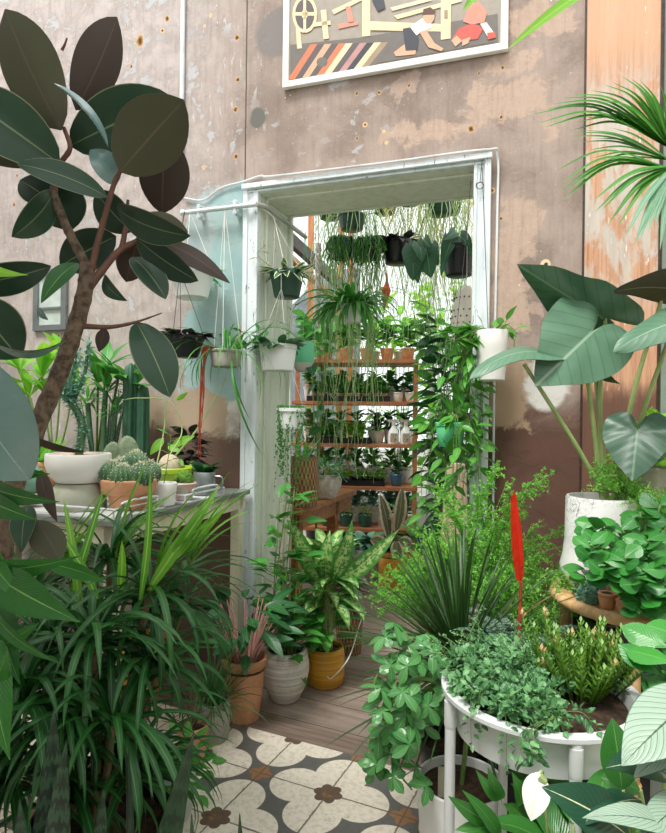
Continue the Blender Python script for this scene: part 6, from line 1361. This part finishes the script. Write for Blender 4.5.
# crinkled fern on a tall stand at the far side
c = V((1.12, 2.0, .95)); t = thing('tall_plant_stand', 'tall dark wooden stand at the edge of the room behind the palm', 'stand', (1.18, 2.22, 0))
m = MB(); m.box((1.10, 2.14, .92), (1.26, 2.30, .948)); m.build('top', M['dark_wood'], t, smooth=False)
for x, y in ((1.105, 2.145), (1.235, 2.145), (1.105, 2.275), (1.235, 2.275)): m = MB(); m.box((x, y, 0), (x+.02, y+.02, .919)); m.build('leg', M['dark_wood'], t, smooth=False)
c = V((1.18, 2.22, .949)); t = potted('crinkled_fern', 'pot of bright crinkled parsley-like fern beside the alocasia stems', 'plant', c, .06, .075, .13, M['cement'])
f = MB()
for i in range(170):
    a = R.uniform(0, 2*PI); e = R.uniform(-.2, 1.5); d = V((math.cos(a)*math.cos(e), math.sin(a)*math.cos(e), math.sin(e))); p = c+V((0, -.04, .16))+d*R.uniform(.05, .15); f.leaf(p, d+rv(R, .5), V((0, 0, 1))+rv(R, .7), .045, .035, OVATE, 5, 2, .3, .3, rnd=R.random(), wave=.25)
f.build('foliage', M['lightg'], t, sharp=0)
# ================================================================ big asparagus fern, cordyline, bromeliad
c = V((.52, 2.18, 0)); t = potted('asparagus_fern', 'large feathery asparagus fern spilling in a bright green cloud beside the doorway', 'plant', c, .12, .15, .52, M['cement'], .008)
f = MB()
for i in range(290):
    az = R.uniform(0, 2*PI); L = R.uniform(.3, .6)*(.62 if math.sin(az) < -.2 else 1)
    if math.cos(az) < -.3: L *= .72
    frond(f, c+V((R.uniform(-.05, .05), R.uniform(-.05, .05), .46)), az, R.uniform(.6, 1.45), L, R.uniform(.3, 1.5), R, 30, .07, 18, .011, .0025)
for x, y, Y in ((512, 478, 2.15), (556, 488, 2.2), (440, 520, 2.1), (416, 545, 2.05), (470, 500, 2.15), (536, 500, 2.15), (428, 500, 2.15)):
    e = P(x, y, Y); d = e-(c+V((0, 0, .46)))
    for k in range(3): frond(f, c+V((0, 0, .46)), math.atan2(d.y, d.x)+R.uniform(-.2, .2), math.atan2(d.z, math.hypot(d.x, d.y))+.45, d.length*1.1, .9, R, 34, .075, 20, .011, .0025)
f.build('foliage', [M['fern'], M['stem']], t, sharp=0)
c = V((.385, 1.865, 0)); t = potted('spiky_dracaena', 'spiky dracaena with a fan of thin dark pointed leaves over the floorboards', 'plant', c, .085, .105, .26, M['black_plastic'], .005)
m = MB(); m.tube(spline([c+V((0, 0, .2)), c+V((.01, 0, .36)), c+V((.02, 0, .5))], 4), .017, 10); m.build('trunk', M['cane'], t)
f = MB(); h0 = c+V((.02, 0, .5))
tuft(f, h0, 190, .43, .0135, R, (-.15, 1.45), (.05, .6), 0, 7, .25, twist=.3, r0=.012); tuft(f, h0-V((0, 0, .04)), 90, .42, .0125, R, (-.35, .4), (.2, .7), 0, 7, .25, r0=.015); tuft(f, h0-V((0, 0, .05)), 14, .4, .012, R, (.2, 1.3), (.2, .7), 1, 7, .2, r0=.015)
f.build('foliage', [M['spiky'], M['spiky_old']], t, sharp=0)
c = V((.54, 1.74, 0)); t = potted('bromeliad', 'bromeliad with dark banded leaves and one tall flat bright red flower spike', 'plant', c, .07, .085, .56, M['black_plastic'], .004)
f = MB(); tuft(f, c+V((0, 0, .52)), 24, .27, .042, R, (.3, 1.3), (.7, 1.6), 0, 9, .3, prof=STRAP, nw=2); f.build('foliage', M['vriesea'], t, sharp=0)
m = MB(); b = c+V((0, 0, .5)); b1 = P(521, 582, 1.73); tp = P(514, 494, 1.72); m.tube([b, b1], [.006, .005], 8); fs = m.build('flower_stem', M['red_str'], t)
m = MB()
for i in range(26):
    v = i/25; p = b1.lerp(tp, v*.9); sgn = 1 if i % 2 else -1; w = math.sin(PI*(.18+v*.72))
    m.leaf(p-V((0, 0, .004)), (tp-b1).normalized()+V((sgn*.2*w, 0, 0)), V((0, -1, .05)), .05*(1-v*.3), .012+.016*w*(1-v*.4), OVATE, 5, 2, -.1, -.5, rnd=R.random(), thick=.004)
m.leaf2(b1, tp, .021, 0, .02, LANCE, 8, 2, -.4, thick=.006); m.build('flower_spike', M['red'], fs, sharp=0)
# ================================================================ schefflera in a white pot
c = V((.355, 1.62, 0)); t = potted('potted_schefflera', 'white round pot of schefflera whose leaf stems lean out over the floor', 'plant', c, .095, .118, .285, M['white_plastic'], n=48, prof=[(.09, 0), (.096, .006), (.108, .12), (.1165, .27), (.1175, .283), (.114, .286), (.109, .284), (.106, .262), (.002, .262)], soilz=.262)
m = MB(); b = c+V((-.055, -.05, .26)); m.box((b.x-.016, b.y-.001, b.z-.0), (b.x+.026, b.y+.001, b.z+.085)); m.build('plant_label', plain('card', '#b9b49f', .7), t, smooth=False)
m = MB(); m.tube([b+V((.012, -.006, -.01)), b+V((.014, -.008, .10))], .002, 6); m.build('stick', M['post_wood'], t)
m = MB(); f = MB()
ST = [((432, 690), (392, 715), (372, 745), (366, 760)), ((436, 670), (405, 660), (380, 672), (372, 690)), ((440, 700), (415, 740), (400, 770), (412, 790)), ((430, 680), (400, 690), (385, 720), (376, 705)), ((440, 660), (420, 640), (400, 640), (385, 640)), ((436, 690), (410, 700), (395, 745), (392, 775)), ((445, 660), (425, 650), (410, 668), (400, 690)), ((440, 700), (424, 720), (405, 725), (398, 740))]
for i, s in enumerate(ST):
    Y = 1.62-.03*(i % 4); pts = [c+V((.0, 0, .25)), c+V((.01, 0, .45))]+[P(x, y, Y-.02*k) for k, (x, y) in enumerate(s)]; q = spline(pts, 6); m.tube(q, [.006, .002], 6)
    for k in range(6):
        tt = .36+.64*k/5; j = min(len(q)-2, int(tt*(len(q)-1))); p = q[j]; ax = (q[j+1]-q[j]).normalized(); dd = (ax*.4+rv(R)*.9+V((0, -.3, .25))).normalized(); e = p+dd*.045; m.tube([p, e], .0014, 4)
        rnd0 = R.uniform(0, 6); nn = (dd*.6+V((0, -.3, .7))+rv(R, .4)).normalized(); _, sd, n2 = frame(nn, V((0, 0, 1)))
        for l in range(5): a = 2*PI*l/5+rnd0+R.uniform(-.25, .25); d = sd*math.cos(a)+n2*math.sin(a)-nn*R.uniform(.1, .5); f.leaf(e, d, nn+rv(R, .2), R.uniform(.03, .062), .024, OBOV, 5, 2, .2, .15, rnd=R.random())
m.build('stem', M['stem'], t); f.build('foliage', M['scheff'], t, sharp=0)
# ================================================================ low plants at the bottom right
c = V((.36, .96, 0)); t = potted('peace_lily', 'peace lily with one drooping white flower under the white plant table', 'plant', c, .085, .11, .2, M['black_plastic'], .005)
f = MB(); s = MB()
for i in range(60):
    a = R.uniform(0, 2*PI); b = c+V((0, 0, .17)); h2 = R.uniform(.12, .34); e = b+V((.07+math.cos(a)*.13*R.random(), .07+math.sin(a)*.10*R.random(), h2)); s.tube(spline([b, b.lerp(e, .6), e], 4), .003, 5); f.arch(e, a, R.uniform(.2, 1.1), R.uniform(.13, .22), .055, R.uniform(1.0, 1.9), OVATE, 9, 2, .2, 0, R.random())
for tx, ty, bx, by, w in ((448, 796, 490, 822, 17), (462, 790, 500, 840, 16), (455, 830, 500, 830, 16), (476, 770, 500, 800, 12), (488, 768, 500, 800, 15), (512, 772, 520, 806, 14)): f.leaf2(P(bx, by, 1.05), P(tx, ty, 1.02), w*1.04/F, R.uniform(-.3, .5), .12, OVATE, 9, 2, .2, 0, rnd=R.random())
s.build('stem', M['pale_stem'], t); f.build('foliage', M['lily'], t, sharp=0)
m = MB(); m.leaf2(P(538, 772, .98), P(531, 821, .95), 27*.97/F, .1, .10, OVATE, 10, 3, .25, thick=.0012, face=(-.1, -1, .3)); m.build('spathe', M['spathe'], t, sharp=0)
m = MB(); m.tube(spline([c+V((.02, 0, .18)), P(545, 800, 1.02), P(540, 772, .99)], 6), .0025, 6); m.tube([P(540, 776, .97), P(546, 782, .965)], [.006, .004], 8); m.build('flower_stem', M['pale_stem'], t)
c = V((.59, 1.0, 0)); t = potted('aglaonema', 'dark leaved aglaonema with pale midribs in the corner before the white plant table', 'plant', c, .085, .11, .2, M['cement'], .005)
s = MB()
for (b, e, w, roll, bow, mt) in (((630, 838, .93), (542, 787, .9), 50, .35, .10, 'aglao'), ((622, 790, .95), (612, 718, .98), 36, .2, .06, 'lily'), ((664, 778, .92), (606, 768, .88), 38, .8, .14, 'aglao'), ((668, 764, .97), (628, 752, .93), 30, .5, .1, 'aglao'), ((640, 800, .95), (580, 826, .88), 30, .6, .1, 'aglao'), ((640, 790, 1.0), (600, 778, 1.02), 26, .5, .1, 'lily')):
    m = MB(); B, E = P(*b), P(*e); m.leaf2(B, E, w*.93/F, roll, bow, OVATE, 14, 4, .15, 0, 1, .001, R.random(), .02); m.build('leaf', [M[mt], M['aglao_under']], t, sharp=0)
    s.tube(spline([c+V((0, 0, .17)), c.lerp(B, .5)+V((0, 0, .12)), B], 5), [.007, .004], 7)
s.build('stem', M['pale_stem'], t)
c = V((.77, .82, 0)); t = potted('calathea', 'calathea with pale silvery leaves and dark veins at the frame edge', 'plant', c, .09, .115, .22, M['white_pot'], .004)
s = MB()
for (b, e, w, roll, bow) in (((706, 690, .9), (622, 766, .84), 66, .35, .06), ((712, 738, .88), (634, 778, .86), 40, .7, .1), ((690, 838, .84), (582, 818, .80), 32, .8, .10), ((700, 800, .88), (640, 842, .8), 40, .5, .1), ((720, 690, .95), (672, 650, 1.0), 40, .3, .1)):
    m = MB(); B, E = P(*b), P(*e); m.leaf2(B, E, w*.87/F, roll, bow, OVATE, 16, 4, .1, 0, 1, .001, R.random(), .02); m.build('leaf', [M['calathea'], M['aglao_under']], t, sharp=0)
    s.tube(spline([c+V((0, 0, .18)), c.lerp(B, .6)+V((.03, 0, .08)), B], 5), [.006, .003], 7)
s.build('stem', M['pale_stem'], t)
# jade-leaved peperomia on a plinth
t = thing('plinth', 'white plinth at the frame edge carrying a pot of large rounded leaves', 'plinth', (.80, 1.22, 0)); m = MB(); m.box((.70, 1.12, 0), (.90, 1.32, .62)); m.build('plinth_body', M['white_metal'], t, smooth=False, bevel=.004)
c = V((.79, 1.22, .621)); t = potted('potted_jade', 'pot of large thick rounded shiny leaves beside the white plant table', 'plant', c, .06, .08, .11, M['terracotta'], .004)
gloss_bush(t, c+V((0, 0, .1)), [(668, 640, 1.18), (664, 668, 1.14), (674, 655, 1.12), (684, 630, 1.2), (684, 680, 1.12), (674, 696, 1.14)], 4, .085, .06, 8, 'pepero ')
# ================================================================ fan palm high at the right
c = V((1.10, 1.42, 0)); t = potted('fan_palm', 'fan palm with arching split green fronds hanging over the orange timber board', 'plant', c, .12, .15, .3, M['cement'], .006)
hub = P(700, 196, 1.42); m = MB(); m.tube(spline([c+V((0, 0, .25)), c+V((.01, 0, .9)), V((hub.x+.02, hub.y, hub.z-.12))], 8), [.035, .03], 12); m.build('trunk', M['bark'], t)
def fan(hubp, tips, w, mt, droop=.12, Yt=None):
    m = MB(); h = P(*hubp)
    m.tube(spline([V((hub.x+.02, hub.y, hub.z-.14)), (V((hub.x, hub.y, hub.z))+h)/2+V((.03, 0, .05)), h], 6), [.008, .005], 8, 1)
    for (x, y, Y) in tips:
        e = P(x, y, Y); d = e-h; L = d.length; nn = V((-.2, -.75, .65)); mid = h+d*.55+V((0, 0, L*droop))
        q = spline([h, mid, e], 6); m.surf(q, nn, w/2, lambda v: (.35+.65*min(1, v*2.5))*(1-v**2.2)+.02, len(q)-1, 1, .35, 0, None, 0, R.random())
    m.build('frond', [M[mt], M['pale_stem']], t, sharp=0)
fan((672, 150, 1.45), [(622, 76, 1.42), (640, 80, 1.4), (603, 84, 1.42), (590, 90, 1.42), (570, 94, 1.4), (558, 98, 1.4), (549, 104, 1.38), (540, 110, 1.38), (528, 115, 1.38), (534, 124, 1.36), (541, 128, 1.36), (612, 82, 1.41), (631, 78, 1.41), (597, 100, 1.4), (660, 84, 1.4), (585, 118, 1.4), (580, 112, 1.42), (575, 122, 1.4), (572, 130, 1.4), (680, 90, 1.4), (700, 100, 1.4)], .019, 'palm', .14)
fan((668, 160, 1.5), [(576, 132, 1.48), (570, 136, 1.5), (578, 142, 1.5), (588, 150, 1.46), (582, 130, 1.5), (592, 158, 1.48), (600, 160, 1.48), (606, 168, 1.46), (596, 138, 1.5), (612, 128, 1.5)], .014, 'palm', .08)
fan((668, 168, 1.42), [(553, 172, 1.4), (556, 186, 1.38), (557, 194, 1.38), (561, 201, 1.38), (565, 198, 1.38), (568, 190, 1.38), (572, 184, 1.4), (578, 178, 1.4)], .013, 'palm', .16)
fan((672, 166, 1.38), [(594, 200, 1.34), (595, 212, 1.34), (602, 210, 1.33), (608, 224, 1.33), (612, 218, 1.33), (618, 226, 1.33), (598, 196, 1.36), (606, 190, 1.36)], .016, 'palm', .10)
fan((672, 168, 1.34), [(634, 246, 1.3), (640, 240, 1.3), (648, 232, 1.3), (626, 236, 1.3), (655, 226, 1.3), (660, 250, 1.3)], .018, 'palm_pale', .08)
fan((760, 190, 1.3), [(800, 90, 1.25), (830, 120, 1.25), (850, 160, 1.25), (840, 200, 1.25), (820, 240, 1.25), (780, 70, 1.3), (815, 105, 1.25), (845, 180, 1.25)], .022, 'palm', .12)
fan((730, 150, 1.6), [(700, 40, 1.75), (720, 30, 1.8), (745, 40, 1.8), (770, 60, 1.8), (790, 90, 1.8), (690, 60, 1.75)], .022, 'palm', .1)
# one bright frond reaching over the top
m = MB(); h = P(640, -60, 1.15); m.tube(spline([V((hub.x+.02, hub.y, hub.z-.1)), hub+V((.05, -.05, .25)), h], 6), [.007, .004], 8, 1)
m.leaf2(P(610, -22, 1.1), P(508, 49, 1.0), .022, .5, .05, STRAP, 10, 1, .3, 0, rnd=.2); m.tube([h, P(610, -22, 1.1)], .004, 6, 1)
m.leaf2(P(520, -50, 1.05), P(462, 12, 1.0), .028, .3, .05, STRAP, 10, 1, .3, 0, rnd=.6); m.tube([h, P(520, -50, 1.05)], .004, 6, 1)
m.build('frond', [M['palm_bright'], M['pale_stem']], t, sharp=0)
# ================================================================ light and camera
w = bpy.data.worlds.new('daylight'); SC.world = w; w.use_nodes = True
nt = w.node_tree; nt.nodes.clear()
bg = nt.nodes.new('ShaderNodeBackground'); ow = nt.nodes.new('ShaderNodeOutputWorld')
bg.inputs[0].default_value = (.985, .995, .99, 1); bg.inputs[1].default_value = 1.35
nt.links.new(bg.outputs[0], ow.inputs[0])
ld = bpy.data.lights.new('sun', 'SUN'); ld.energy = 3.3; ld.angle = math.radians(18); ld.color = (1, .97, .92)
lo = bpy.data.objects.new('sun', ld); COL.objects.link(lo); lo.rotation_euler = (math.radians(27), 0, math.radians(-35))
cd = bpy.data.cameras.new('camera'); cam = bpy.data.objects.new('camera', cd); COL.objects.link(cam)
cd.sensor_fit = 'HORIZONTAL'; cd.sensor_width = 36.0; cd.lens = F/666*36.0; cd.clip_start = .02
c, s = math.cos(ROLL), math.sin(ROLL)
cam.matrix_world = Matrix(((c, -s, 0, 0), (0, 0, -1, 0), (s, c, 0, H), (0, 0, 0, 1)))
SC.camera = cam
SC.view_settings.view_transform = 'Standard'; SC.view_settings.look = 'None'; SC.view_settings.gamma = 1.0
SC.view_settings.use_curve_mapping = False; SC.view_settings.exposure = .30
SC.cycles.max_bounces = 10; SC.cycles.diffuse_bounces = 5; SC.cycles.transparent_max_bounces = 12
SC.cycles.use_denoising = True
